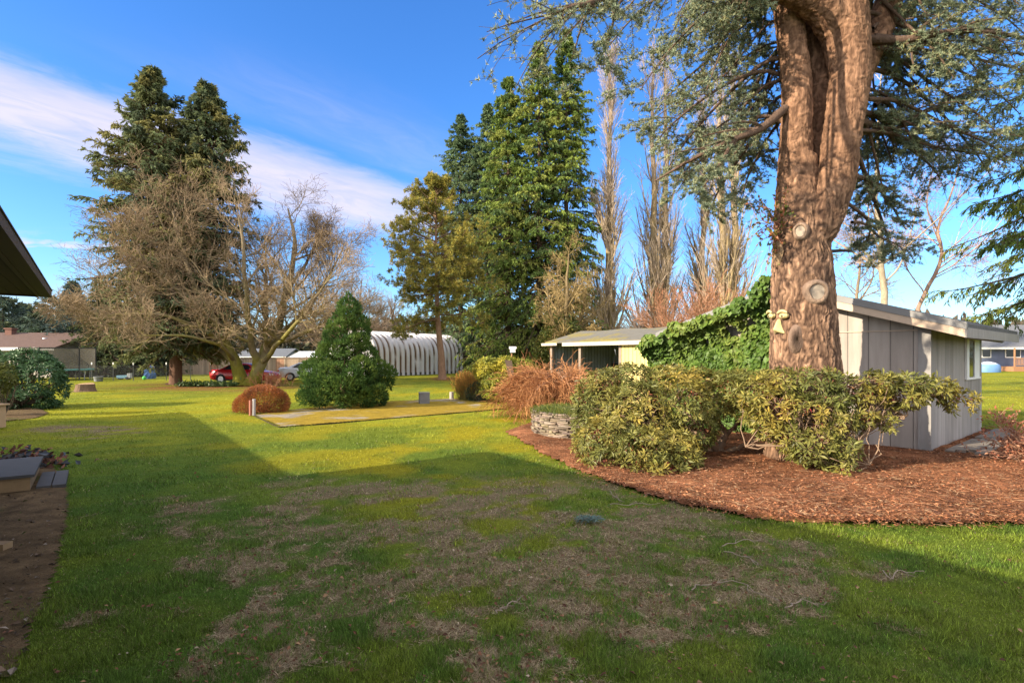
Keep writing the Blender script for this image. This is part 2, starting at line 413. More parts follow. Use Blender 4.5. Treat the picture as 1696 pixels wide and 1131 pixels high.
def scatter_screen(n, y0, y1, pw=1.0, xm=80):
    """points on the ground spread so that near ground gets the finer cover"""
    py = y0 + (y1 - y0) * rng.uniform(0, 1, n) ** pw; Z = F * CAM_H / (py - HY); px = rng.uniform(-xm, 1696 + xm, n)
    return (px - CX) / F * Z, Z
def grass():
    x, y = scatter_screen(620000, 618, 1175, 0.85)
    bm = bare_mask(x, y); lm = litter_mask(x, y)
    js = rng.uniform(-.10, .17, len(x)); sl = inpoly(x, y, SLAB) & (edgedist(x, y, SLAB) > js)
    mu = inpoly(x, y, MULCH) & (edgedist(x, y, MULCH) > js * 1.3 + (fbm2(x, y, 3, 3, 17) - .42) * .35); di = inpoly(x, y, DIRT) & (edgedist(x, y, DIRT) > js * 1.6 + (fbm2(x, y, 3, 3, 18) - .45) * .5)
    off = mu | di | sl | inpoly(x, y, BUSHBED) | (np.hypot(x, y - 0) < 1.2)
    keep = ~off & (rng.uniform(size=len(x)) > bm * 0.30) & (rng.uniform(size=len(x)) > lm * 0.9)
    x, y, bm = x[keep], y[keep], bm[keep]; n = len(x)
    ms = sunlit_moss_mask(x, y)
    dead = rng.uniform(size=n) < (bm * 0.70 + np.interp(y, [4, 9, 14], [.13, .09, .04]) * (.4 + 1.2 * fbm2(x, y, 1.4, 3, 23)))
    tall = fbm2(x, y, 3.0, 3, 14)
    L = (0.024 + 0.046 * sstep(tall, 0.38, 0.68)) * rng.uniform(0.6, 1.25, n) * np.where(dead, 0.9, 1) * (1 - 0.5 * ms)
    W = np.maximum(0.0055, 0.00115 * y) * rng.uniform(0.7, 1.3, n)
    a = rng.uniform(0, 2 * np.pi, n); lean = np.where(dead, rng.uniform(0.9, 1.5, n), rng.uniform(0.25, 1.15, n))
    D = np.stack([np.cos(a) * np.sin(lean), np.sin(a) * np.sin(lean), np.cos(lean)], 1)
    b = a + np.pi / 2 + rng.normal(size=n) * 0.5; S = np.stack([np.cos(b), np.sin(b), np.zeros(n)], 1)
    z = np.where(np.hypot(x, y) < 60, (fbm2(x, y, 0.6, 3, 5) - 0.5) * 0.05, 0) - 0.022
    P = np.stack([x, y, z], 1)
    V = np.stack([P - S * W[:, None] * .5, P + S * W[:, None] * .5, P + D * L[:, None]], 1).reshape(-1, 3)
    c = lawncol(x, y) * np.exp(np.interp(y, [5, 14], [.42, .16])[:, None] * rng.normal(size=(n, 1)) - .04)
    c = np.where((bm > 0.25)[:, None], c * 0.85, c)
    dc = DEAD[rng.choice(4, n, p=[.35, .3, .2, .15])] * (1 + 0.2 * rng.normal(size=(n, 1)))
    c = np.where(dead[:, None], dc, c)
    mb = MB().add(V, np.arange(3 * n).reshape(n, 3), np.repeat(np.clip(c, 0.004, 1), 3, 0))
    # matted straw and stray green tufts in the worn part
    x, y = scatter_screen(260000, 770, 1175, 0.8); bm = bare_mask(x, y); k = (rng.uniform(size=len(x)) < bm) & (np.hypot(x, y) > 1.2); x, y = x[k], y[k]; n = len(x)
    cl = fbm2(x, y, 7.5, 3, 19); gr = rng.uniform(size=n) < sstep(cl, .44, .60) * .9; a = rng.uniform(0, 6.283, n); lean = np.where(gr, rng.uniform(.3, 1.2, n), rng.uniform(1.25, 1.56, n))
    D = np.stack([np.cos(a) * np.sin(lean), np.sin(a) * np.sin(lean), np.cos(lean)], 1); S = np.stack([-np.sin(a), np.cos(a), np.zeros(n)], 1); Lb = np.where(gr, .045, .06) * rng.uniform(.5, 1.4, n); Wb = np.maximum(.0045, .0010 * y) * rng.uniform(.6, 1.2, n)
    P = np.stack([x, y, (fbm2(x, y, 0.6, 3, 5) - 0.5) * 0.05 - .016 + rng.uniform(0, .012, n)], 1); V = np.stack([P - S * Wb[:, None] * .5, P + S * Wb[:, None] * .5, P + D * Lb[:, None]], 1).reshape(-1, 3)
    c = np.where(gr[:, None], np.array([.085, .185, .018]) * np.exp(.35 * rng.normal(size=(n, 1))), DEAD[rng.choice(4, n, p=[.3, .25, .33, .12])] * (1.15 + .25 * rng.normal(size=(n, 1))))
    mb.add(V, np.arange(3 * n).reshape(n, 3), np.repeat(np.clip(c, .004, 1), 3, 0)); o = mb.build('grass', grass_m)
    kind(o, 'stuff', 'short lawn grass, green and straw coloured', 'grass')
grass()

def litter():
    # bark chips
    n = 85000; x, y = scatter_screen(n * 3, 690, 905, 0.8, 200); k = inpoly(x, y, MULCH) | ((edgedist(x, y, MULCH) < 0.30) & (rng.uniform(size=len(x)) < .14)); x, y = x[k], y[k]; n = len(x)
    a = rng.uniform(0, 2 * np.pi, n); D = np.stack([np.cos(a), np.sin(a), rng.normal(size=n) * 0.25], 1); N = unit(np.stack([rng.normal(size=n) * .5, rng.normal(size=n) * .5, np.ones(n)], 1))
    L = rng.uniform(0.02, 0.06, n); V, f = leaves(np.stack([x, y, 0.05 + rng.uniform(0, 0.045, n)], 1), D, N, L, np.maximum(0.006, L * rng.uniform(0.14, 0.4, n)), 0.1, 0.5)
    m2 = 9000; j = rng.choice(n, m2); a2 = rng.uniform(0, 6.283, m2); P2 = np.stack([x[j] + rng.normal(size=m2) * .03, y[j] + rng.normal(size=m2) * .03, .085 + rng.uniform(0, .03, m2)], 1); L2 = rng.uniform(.07, .20, m2)
    V2, f2 = leaves(P2, np.stack([np.cos(a2), np.sin(a2), rng.normal(size=m2) * .12], 1), N[j], L2, .009, .1, .5); ndl = (V2, f2, lcol(m2, [(.27, .13, .065), (.22, .10, .05), (.10, .05, .035), (.30, .19, .11)], None, .2))
    o = MB().add(*ndl).add(V, f, lcol(n, [(0.29, 0.12, 0.058), (0.20, 0.082, 0.042), (0.34, 0.17, 0.085), (0.09, 0.042, 0.026), (0.30, 0.20, 0.12)], [4, 4, 1.2, 5, .8], .25) * np.repeat(.60 + 1.1 * fbm2(x, y, 1.6, 4, 77), 4)[:, None]).build('bark_mulch', chip_m)
    kind(o, 'stuff', 'loose reddish bark chips strewn over the bed', 'bark mulch')
    # leaves and cone scales on the lawn
    x, y = scatter_screen(5200, 640, 1150, 0.7); w = 0.10 + 0.9 * np.clip(bare_mask(x, y) + 0.6 * litter_mask(x, y), 0, 1); k = (rng.uniform(size=len(x)) < w) & ~inpoly(x, y, MULCH) & ~inpoly(x, y, SLAB); x, y = x[k], y[k]; n = len(x)
    a = rng.uniform(0, 2 * np.pi, n); D = np.stack([np.cos(a), np.sin(a), rng.normal(size=n) * .3], 1); N = unit(np.stack([rng.normal(size=n) * .5, rng.normal(size=n) * .5, np.ones(n)], 1))
    L = rng.uniform(0.02, 0.05, n); V, f = leaves(np.stack([x, y, np.full(n, 0.025)], 1), D, N, L, L * rng.uniform(.35, .7, n), .3, .5)
    o = MB().add(V, f, lcol(n, [(0.14, 0.07, 0.042), (0.09, 0.045, 0.03), (0.24, 0.15, 0.085), (0.32, 0.26, 0.19)], [4, 3, 2, .4], .2)).build('fallen_leaves', chip_m)
    kind(o, 'stuff', 'brown fallen leaves and cone scales scattered over the lawn', 'fallen leaves')
    x, y = scatter_screen(5000, 690, 1150, 0.8, 100); k = inpoly(x, y, DIRT); x, y = x[k], y[k]; n = len(x)
    a = rng.uniform(0, 2 * np.pi, n); D = np.stack([np.cos(a), np.sin(a), rng.normal(size=n) * .3], 1); N = unit(np.stack([rng.normal(size=n) * .5, rng.normal(size=n) * .5, np.ones(n)], 1))
    L = rng.uniform(0.02, 0.07, n); V, f = leaves(np.stack([x, y, np.full(n, 0.03)], 1), D, N, L, L * rng.uniform(.3, .8, n), .3, .5)
    o = MB().add(V, f, lcol(n, [(0.12, 0.085, 0.06), (0.06, 0.045, 0.035), (0.2, 0.17, 0.14), (0.06, 0.08, 0.02)], [4, 4, 2, 1.5], .25)).build('soil_debris', chip_m)
    kind(o, 'stuff', 'bits of bark and gravel on the dark soil bed', 'debris')
litter()
# ------------------------------------------------------------------ buildings
def stripes(name, color, period, axis='x', dark=0.35, width=0.08, rough=0.75, var=0.1, stretch=(1, 1, 1), second=None, sscale=2.0, sedge=(.5, .6), bumpd=0.01, metal=0.0, vscale=8):
    """boards or ribs: a groove every PERIOD metres along one local axis (or over the mesh's own board coordinate stored in col.a is not needed)"""
    m = mat(name, color, rough, var, vscale, 0, stretch=stretch, second=second, sscale=sscale, sedge=sedge, metal=metal)
    nt = m.node_tree; b = next(n for n in nt.nodes if n.type == 'BSDF_PRINCIPLED')
    an = NODE(nt, 'ShaderNodeAttribute', attribute_name='col'); sp = NODE(nt, 'ShaderNodeSeparateColor'); nt.links.new(an.outputs['Color'], sp.inputs[0])
    v = MA(nt, 'MULTIPLY', sp.outputs[0], 100.0 / period)              # col.r carries metres along the wall / 100
    fr = MA(nt, 'FRACT', v); d = MA(nt, 'ABSOLUTE', MA(nt, 'SUBTRACT', fr, 0.5))
    g = SS(nt, d, 0.5 - width, 0.5 - width * 0.4)
    wn = NODE(nt, 'ShaderNodeTexWhiteNoise', noise_dimensions='1D'); nt.links.new(MA(nt, 'FLOOR', v), wn.inputs['W'])
    c = b.inputs['Base Color'].links[0].from_socket
    k = MA(nt, 'ADD', 0.9, MA(nt, 'MULTIPLY', wn.outputs[0], 0.2)); cc = NODE(nt, 'ShaderNodeCombineXYZ'); [nt.links.new(k, cc.inputs[i]) for i in range(3)]
    c = MIX(nt, 1.0, c, cc.outputs[0], 'MULTIPLY')
    c2 = MIX(nt, g, c, tuple(q * dark for q in color)); nt.links.new(c2, b.inputs['Base Color'])
    bn = NODE(nt, 'ShaderNodeBump'); bn.inputs['Distance'].default_value = bumpd; nt.links.new(MA(nt, 'SUBTRACT', 1.0, g), bn.inputs['Height']); nt.links.new(bn.outputs[0], b.inputs['Normal'])
    return m
def wallcol(s): s = np.asarray(s, float) / 100.0; return np.stack([s, s * 0, s * 0], -1)

DA = np.array([0.593, -0.805]); EA = np.array([-0.805, -0.593])
def house():
    C = np.array([-7.03, 8.41]); hb = 2.83
    fascia_m = mat('house_fascia', (0.075, 0.050, 0.036), 0.6, 0.15, 4, 0.003, 8, stretch=(1, 1, 6)); roof_m = mat('house_roof', (0.06, 0.055, 0.052), 0.95, 0.3, 12, 0.01, 40)
    soff_m = stripes('house_soffit', (0.085, 0.062, 0.046), 0.14, dark=0.25, width=0.06); wall_m = mat('house_siding', (0.25, 0.21, 0.17), 0.8, 0.1, 3, 0.004, 10)
    h = thing('house', 'dark brown soffit and gutter of the house reaching in at the left edge', 'house', (C[0] + 5 * DA[0] + 4 * EA[0], C[1] + 5 * DA[1] + 4 * EA[1], 0))
    walls, sof, fas, roof, gut = MB(), MB(), MB(), MB(), MB()
    blocks = [(C, 16.0, 11.9), (C + 3.93 * EA, None, 8.0)]
    o1 = C; o2 = C + 3.93 * EA - 13.2 * DA
    for o, ld, le, side in ((o1, 16.0, 11.9, 0), (o2, 13.2, 8.0, 1)):
        obox(walls, o, DA, EA, -0.1, hb, 0.9, ld - 0.9 + (0.9 if side else 0), 0.95, le - 0.9)
        # soffit as strips so the board joints run along the eave
        nb = 60; e = np.linspace(0.02, le - 0.02, nb)
        for d0, d1 in ((0.02, ld - 0.02),):
            q = np.array([o + DA * d + EA * ee for d in (d0, d1) for ee in e]); V = np.c_[q, np.full(len(q), hb + 0.02)]
            i = np.arange(nb * 2).reshape(2, nb); f = np.stack([i[0, :-1], i[0, 1:], i[1, 1:], i[1, :-1]], -1)
            sof.add(V, f, wallcol(np.tile(e, 2)))
        t = 0.045
        obox(fas, o, DA, EA, hb, hb + 0.11, 0, ld, -t, 0.0); obox(fas, o, DA, EA, hb, hb + 0.11, -t, 0, -t, le)
        obox(fas, o, DA, EA, hb, hb + 0.11, ld, ld + t, -t, le); obox(fas, o, DA, EA, hb, hb + 0.11, 0, ld, le, le + t)
        # gutter trough along the eave
        obox(gut, o, DA, EA, hb + 0.004, hb + 0.102, -0.10, ld, -t - 0.125, -t - 0.003)
        obox(gut, o, DA, EA, hb + 0.1025, hb + 0.115, -0.10, ld, -t - 0.135, -t - 0.110)
        z0 = hb + 0.165; rise = 0.23; half = le / 2; a = -0.10
        pts = [(a, a), (ld + .1, a), (ld + .1, le + .1), (a, le + .1), (half, half), (max(ld - half, half + .1), half)]
        V = [(*(o + DA * d + EA * ee), z0 + (rise * half if i > 3 else 0)) for i, (d, ee) in enumerate(pts)]
        roof.add(V, [[0, 1, 5, 4], [2, 3, 4, 5]]); roof.add(V, [[1, 2, 5], [3, 0, 4]])
        W = [(x, y, z - 0.05) for x, y, z in V[:4]]; roof.add(V[:4] + W, [[0, 4, 5, 1], [1, 5, 6, 2], [2, 6, 7, 3], [3, 7, 4, 0]])
    walls.build('wall', wall_m, h); sof.build('soffit', soff_m, h); fas.build('fascia', fascia_m, h); gut.build('gutter', fascia_m, h); roof.build('roof', roof_m, h)
house()

WS = np.array([-0.653, 0.757]); RS = np.array([0.757, 0.653])          # shed: along the gable wall, along the side wall
def shed():
    C = np.array([8.33, 11.34]); L, D, ze, zp = 5.6, 4.75, 2.52, 3.38
    ply = stripes('shed_plywood', (0.34, 0.295, 0.255), 0.405, dark=0.45, width=0.03, var=0.15, second=(0.25, 0.215, 0.185), sscale=0.9, sedge=(.42, .68), vscale=2.5, stretch=(2.5, 2.5, .35))
    ply2 = stripes('shed_side', (0.30, 0.275, 0.255), 0.30, dark=0.5, width=0.03, var=0.18, second=(0.21, 0.19, 0.17), sscale=0.9, sedge=(.42, .68), vscale=2.5, stretch=(2.5, 2.5, .35))
    trim_m = mat('shed_trim', (0.25, 0.235, 0.22), 0.8, 0.22, 6, 0.004, 14, stretch=(1, 1, .25)); rake_m = mat('shed_rake', (0.50, 0.38, 0.28), 0.75, 0.12, 6)
    drip_m = mat('shed_drip_edge', (0.20, 0.195, 0.19), 0.55, 0.1, 3); roof_m = mat('shed_roofing', (0.10, 0.10, 0.10), 0.9, 0.25, 10, 0.01, 40)
    s = thing('garden_shed', 'grey plywood garden shed with a low gable roof behind the big trunk', 'shed', (*(C + 3.2 * WS + 2.4 * RS), 0))
    pk = L / 2; sl = (zp - ze) / pk
    mb = MB(); ns = 65; u = np.linspace(0, L, ns); top = ze + sl * np.minimum(u, L - u)
    q = C + u[:, None] * WS; V = np.r_[np.c_[q, np.full(ns, -0.05)], np.c_[q, top]]; i = np.arange(ns * 2).reshape(2, ns)
    f = np.stack([i[0, :-1], i[1, :-1], i[1, 1:], i[0, 1:]], -1)
    mb.add(V, f[:, ::-1], wallcol(np.tile(u + 0.13, 2)))
    q2 = q + RS * D; V = np.r_[np.c_[q2, np.full(ns, -0.05)], np.c_[q2, top]]; mb.add(V, f, wallcol(np.tile(u + 0.13, 2)))
    mb.build('gable_wall', ply, s)
    mb = MB(); u = np.linspace(0, D, 40); t0, t1, wz0, wz1 = 2.92, 4.36, 1.40, 2.40
    for off in (0, L):
        q = C + WS * off + u[:, None] * RS; ztop = ze
        V = np.r_[np.c_[q, np.full(40, -0.05)], np.c_[q, np.full(40, ztop)]]; i = np.arange(80).reshape(2, 40)
        mb = MB(); mb.add(V, np.stack([i[0, :-1], i[0, 1:], i[1, 1:], i[1, :-1]], -1), wallcol(np.tile(u, 2))); mb.build('side_wall', ply2, s)
    tr = MB(); obox(tr, C, WS, RS, -0.05, ze - 0.03, -0.028, 0.19, -0.035, -0.003)
    obox(tr, C, WS, RS, -0.05, ze - 0.03, -0.030, -0.003, -0.003, 0.12); tr.build('corner_trim', trim_m, s)
    tr = MB(); zf = 2.47; obox(tr, C, WS, RS, zf, zf + 0.018, 0.2, L - 0.1, -0.022, -0.002); tr.build('flashing_strip', rake_m, s)
    # rake boards, drip edge, roof deck (slopes; overhang 0.32 in front, 0.62 at the eaves)
    ov, eo = 0.32, 0.62
    rk, dr, rf, fa = MB(), MB(), MB(), MB()
    def sl_box(m, u0, u1, lo, hi, y0, y1):
        zf_ = lambda uu: ze + sl * (uu if uu <= pk else L - uu)
        v = []
        for dz in (lo, hi):
            for uu, yy in ((u0, y0), (u1, y0), (u1, y1), (u0, y1)):
                v.append((*(C + WS * uu + RS * yy), zf_(uu) + dz))
        hexa(m, v)
    for u0, u1 in ((-eo, pk), (pk, L + eo)):
        rk = MB(); sl_box(rk, u0, u1, -0.02, 0.13, -ov - 0.03, -ov); rk.build('rake_board', rake_m, s); dr = MB(); sl_box(dr, u0 - (0.03 if u0 < 0 else 0), u1, 0.133, 0.27, -ov - 0.045, -ov + 0.05)
        sl_box(rf, u0, u1, 0.10, 0.24, -ov + 0.052, D + 0.5)
        dr.build('drip_edge', drip_m, s); rk = MB(); sl_box(rk, u0, u1, -0.02, 0.13, D + 0.5, D + 0.53); rk.build('rake_board', rake_m, s)
    for uu, sg in ((-eo, -1), (L + eo, 1)):
        a, b = sorted((uu, uu + sg * 0.03)); z0 = ze - sl * eo - 0.03
        fa = MB(); obox(fa, C, WS, RS, z0, z0 + 0.19, a, b, -ov - 0.03, D + 0.5); fa.build('eave_fascia', trim_m, s)
    rf.build('roof', roof_m, s)
    # torn soffit sheet hanging under the eave
    sg = MB(); n = 9; uu = np.linspace(0, 1, n); a = C + WS * -0.56 + RS * 1.9; V = []
    for j, wv in enumerate((-0.56, -0.05)):
        for k in uu: V.append((*(C + WS * wv + RS * (2.0 + 2.7 * k)), 2.40 - 0.10 * math.sin(k * 3.1) * (1 - j) + 0.03 * math.sin(k * 17)))
    i = np.arange(2 * n).reshape(2, n); sg.add(V, np.stack([i[0, :-1], i[0, 1:], i[1, 1:], i[1, :-1]], -1)); so = sg.build('soffit_sheet', trim_m, s)
    sm_ = so.modifiers.new('thick', 'SOLIDIFY'); sm_.thickness = 0.02
    # window in the side wall
    wf = MB(); pane = MB(); fr = 0.07
    white = mat('window_white', (0.72, 0.72, 0.70), 0.5, 0.05); glass = mat('dark_glass', (0.02, 0.025, 0.03), 0.08, 0.0, spec=0.6)
    y0, y1 = -0.05, -0.004
    for a, b, c, d in ((t0, t0 + 0.22, wz0, wz1), (t1 - 0.60, t1 - 0.06, wz0 + .02, wz1 - .02), (t0 + 0.222, t1, wz1 - 0.06, wz1), (t0 + 0.222, t1, wz0, wz0 + 0.05)):
        obox(wf, C, RS, WS, c, d, a, b, y0 + (0.012 if b - a > .5 and d - c > .5 else 0), y1)
    w = wf.build('window', white, s)
    obox(pane, C, RS, WS, wz0 + 0.06, wz1 - 0.07, t0 + 0.23, t1 - 0.03, -0.022, -0.006); pn = pane.build('pane', glass, s); pn.parent = w
    # plank walk along the side wall
    pl = MB(); plank = mat('weathered_plank', (0.17, 0.145, 0.12), 0.95, 0.35, 6, 0.006, 20, stretch=(1, 1, 1))
    for k in range(7):
        a = -0.22 - 0.155 * (k % 4); off = (k // 4) * 2.5 + 0.12 * (k % 3)
        obox(pl, C, RS, WS, 0.055 + .01 * (k % 2), 0.105 + 0.012 * (k % 3), 0.10 + off, 2.5 + off - .02, a - 0.145, a, None)
    tag(pl.build('plank_walk', plank), 'weathered grey plank walk on the ground along the shed side wall', 'walkway')
shed()

def open_shed():
    A = np.array([1.86, 27.8]); ax = np.array([0.557, -0.830]); ay = np.array([0.830, 0.557]); L, D, ze, zp = 7.6, 4.2, 2.58, 3.10
    s = thing('open_shed', 'long pole shed with open bays, yellow metal end and a mossy grey roof', 'shed', (*(A + ax * 3.8 + ay * 2), 0))
    wood = mat('shed_post', (0.25, 0.20, 0.16), 0.9, 0.2, 5, 0.004, 14); yel = stripes('yellow_metal', (0.60, 0.50, 0.20), 0.22, dark=0.62, width=0.14, rough=0.5, var=0.06)
    gal = stripes('galvanised_sheet', (0.30, 0.34, 0.40), 0.2, dark=0.55, width=0.15, rough=0.55, var=0.12)
    roof = mat('mossy_roof', (0.135, 0.128, 0.108), 0.9, 0.25, 5, 0.01, 20, second=(0.185, 0.155, 0.055), sscale=0.9, sedge=(0.47, 0.60))
    inner = mat('shed_inner', (0.05, 0.045, 0.04), 0.95, 0.2, 4); white = mat('eave_board', (0.50, 0.43, 0.34), 0.8, 0.15, 5)
    def wall(name, o, d, l, z0, z1, m):
        n = int(l / 0.05) + 2; u = np.linspace(0, l, n); q = o + u[:, None] * d; V = np.r_[np.c_[q, np.full(n, z0)], np.c_[q, np.full(n, z1)]]; i = np.arange(2 * n).reshape(2, n)
        w = MB().add(V, np.stack([i[0, :-1], i[0, 1:], i[1, 1:], i[1, :-1]], -1), wallcol(np.tile(u, 2))).build(name, m, s)
        k = w.modifiers.new('thick', 'SOLIDIFY'); k.thickness = 0.03
    xb = 4.85
    wall('back_wall', A + ay * D, ax, L, 0, ze, gal); wall('end_wall', A + ax * L, ay, D, 0, ze + .2, yel)
    wall('front_panel', A + ax * xb, ax, L - xb, 0, ze, yel); wall('divider_wall', A + ax * xb + ay * .1, ay, D - .1, 0, ze + .1, inner)
    wall('side_wall', A + ay * 0.1, ay, D - .1, 0, ze + .1, gal)
    for xx in (0.03, 2.15, xb - 0.12): 
        p = MB(); obox(p, A, ax, ay, -0.05, ze - 0.02, xx, xx + 0.15, -0.02, 0.12); p.build('post', wood, s)
    g = MB(); obox(g, A, ax, ay, 1.4, 1.58, 0.05, xb - .1, D - 0.16, D - 0.06); g.build('girt', inner, s)
    def ridge_roof(ov):
        mb = MB(); h = D / 2; V = []
        for dz in (0.0, 0.09):
            for yy, zz in ((-ov, ze - ov * (zp - ze) / h), (h, zp), (D + ov, ze - ov * (zp - ze) / h)):
                for xx in np.linspace(-0.12, L + 0.3, 14): V.append((*(A + ax * xx + ay * yy), zz + 0.03 + dz + 0.025 * math.sin(xx * 1.9 + yy)))
        i = np.arange(6 * 14).reshape(6, 14); f = []
        for a, b in ((0, 1), (1, 2)):
            for k in range(13): f += [[i[a, k], i[b, k], i[b, k + 1], i[a, k + 1]], [i[a + 3, k], i[a + 3, k + 1], i[b + 3, k + 1], i[b + 3, k]]]
        for a in (0, 2):
            for k in range(13): f.append([i[a, k], i[a, k + 1], i[a + 3, k + 1], i[a + 3, k]])
        for k in (0, 13):
            for a in (0, 1): f.append([i[a, k], i[a + 3, k], i[a + 4, k], i[a + 1, k]])
        mb.add(V, f); mb.build('roof', roof, s)
    ridge_roof(0.22)
    e = MB(); obox(e, A, ax, ay, ze - 0.16, ze - 0.0, 1.3, L + 0.2, -0.30, -0.27); obox(e, A, ax, ay, ze - 0.12, ze, -0.3, 0.9, -0.31, -0.28); e.build('eave_board', white, s)
    w = MB(); obox(w, A, ax, ay, 1.0, 1.7, 6.7, 7.4, -0.05, -0.035); w.build('window', mat('pale_window', (0.5, 0.55, 0.6), 0.3, 0.05), s)
    # clutter of boards in the middle bay
    st = MB(); 
    for k in range(5): obox(st, A, ax, ay, 0.5 + .16 * k, 0.62 + .16 * k, 2.6, 4.5 - .1 * k, 1.6, 2.6)
    tag(st.build('lumber_stack', inner), 'dim stack of boards inside the open bay of the pole shed', 'lumber')
open_shed()

def quonset():
    a = np.array([-5.7, 66.5]); d = np.array([-0.54, -0.84]); c = np.array([-0.84, 0.54])            # right end, towards the left end, across
    L, Wd, hw, zp = 14.6, 6.4, 2.2, 4.35
    q = thing('arched_barn', 'white ribbed steel arch barn with rust streaks between its ribs', 'barn', (*(a + d * 8 + c * 3.2), 0))
    th = np.linspace(0, np.pi, 33); prof = [(0.0, z, -1, 0) for z in (0, 0.7, 1.4)]
    for t in th:
        x = Wd / 2 * (1 - np.sign(np.cos(t)) * abs(np.cos(t)) ** 0.78); z = hw - 0.3 + (zp - hw + .3) * np.sin(t) ** 0.8
        prof.append((x, z, -np.cos(t), np.sin(t)))
    prof += [(Wd, z, 1, 0) for z in (1.4, 0.7, 0)]
    prof = np.array(prof); per = 0.74; nr = int(L / per); sub = 10
    u = np.arange(nr * sub + 1) / sub; w = u % 1.0
    shape = np.where((w > 0.30), np.clip(np.sin((w - 0.30) / 0.70 * np.pi) * 1.7, 0, 1), 0) ; bulge = 0.17 * shape
    X = prof[None, :, 0] + prof[None, :, 2] * bulge[:, None]; Z = prof[None, :, 1] + prof[None, :, 3] * bulge[:, None]
    P = a[None, None] + d[None, None] * (u[:, None, None] * per) + c[None, None] * X[..., None]
    V = np.concatenate([P, Z[..., None]], -1)
    m, n = X.shape; i = np.arange(m * n).reshape(m, n); f = np.stack([i[:-1, :-1], i[:-1, 1:], i[1:, 1:], i[1:, :-1]], -1).reshape(-1, 4)
    st = fbm(np.stack([np.floor(u)[:, None] * 3.1 + 0 * X, Z * 0.8, 0 * X], -1), 3, 7)
    rust = (1 - np.clip(shape * 2.2, 0, 1))[:, None] * sstep(st, 0.25, 0.5)
    wht = np.array([0.62, 0.60, 0.62]) * (0.9 + 0.2 * fbm(np.stack([P[..., 0], P[..., 1], Z], -1) * 2, 3, 9)[..., None])
    col = wht * (1 - rust[..., None]) + np.array([0.13, 0.07, 0.028]) * rust[..., None]
    MB().add(V, f, col.reshape(-1, 3), 0, True).build('arch_shell', mat('painted_steel', attr=True, rough=0.55, var=0.06), q)
    for nm, o in (('end_wall', a + d * 0.2), ('end_wall', a + d * (L - 0.5))):
        pts = [(*(o + c * x), z) for x, z in prof[:, :2]]; MB().add(pts, [list(range(len(pts)))]).build(nm, mat('end_steel', (0.55, 0.54, 0.54), 0.6, 0.08), q)
    b = MB(); obox(b, a, d, c, -0.02, 0.28, 0.0, L, -0.10, -0.20 + 0.45); b.build('footing', mat('footing', (0.09, 0.08, 0.06), 0.95, 0.2), q)
quonset()

def simple_house(name, label, px0, px1, Z, z_eave, z_ridge, depth, wallc, roofc, extra=None, dirv=(1.0, 0.0), base=0.0, ov=0.5):
    dx = np.array(dirv) / np.hypot(*dirv); dy = np.array([-dx[1], dx[0]])
    a = pt(px0, 590, Z)[:2]; L = (px1 - px0) / F * Z / dx[0]
    h = thing(name, label, 'house', (*(a + dx * L / 2 + dy * depth / 2), 0))
    wm = mat(name + '_siding', wallc, 0.85, 0.12, 2); rm = mat(name + '_shingles', roofc, 0.95, 0.25, 4, 0.02, 10)
    w = MB(); obox(w, a, dx, dy, -0.1, z_eave, 0, L, 0, depth); w.build('wall', wm, h)
    r = MB(); V = []; sl = (z_ridge - z_eave) / (depth / 2)
    for dz in (0, 0.15):
        for yy, zz in ((-ov, z_eave - sl * ov), (depth / 2, z_ridge), (depth + ov, z_eave - sl * ov)):
            for xx in (-ov, L + ov): V.append((*(a + dx * xx + dy * yy), zz + dz))
    r.add(V, [[0, 2, 3, 1], [2, 4, 5, 3], [6, 7, 9, 8], [8, 9, 11, 10], [0, 1, 7, 6], [4, 10, 11, 5], [0, 6, 8, 2], [2, 8, 10, 4], [1, 3, 9, 7], [3, 5, 11, 9]])
    r.build('roof', rm, h)
    for xx in (0.004, L - 0.004):
        g = MB(); g.add([(*(a + dx * xx + dy * yy), zz) for yy, zz in ((0, z_eave), (depth / 2, z_ridge), (depth, z_eave))], [[0, 1, 2]]); g.build('gable', wm, h)
    f = MB(); obox(f, a, dx, dy, z_eave - sl * ov - 0.12, z_eave - sl * ov + 0.16, -ov, L + ov, -ov - 0.04, -ov - 0.003); f.build('fascia', MATS.get('white_trim') or mat('white_trim', (0.72, 0.70, 0.66), 0.7, 0.05), h)
    return h, a, dx, dy, L
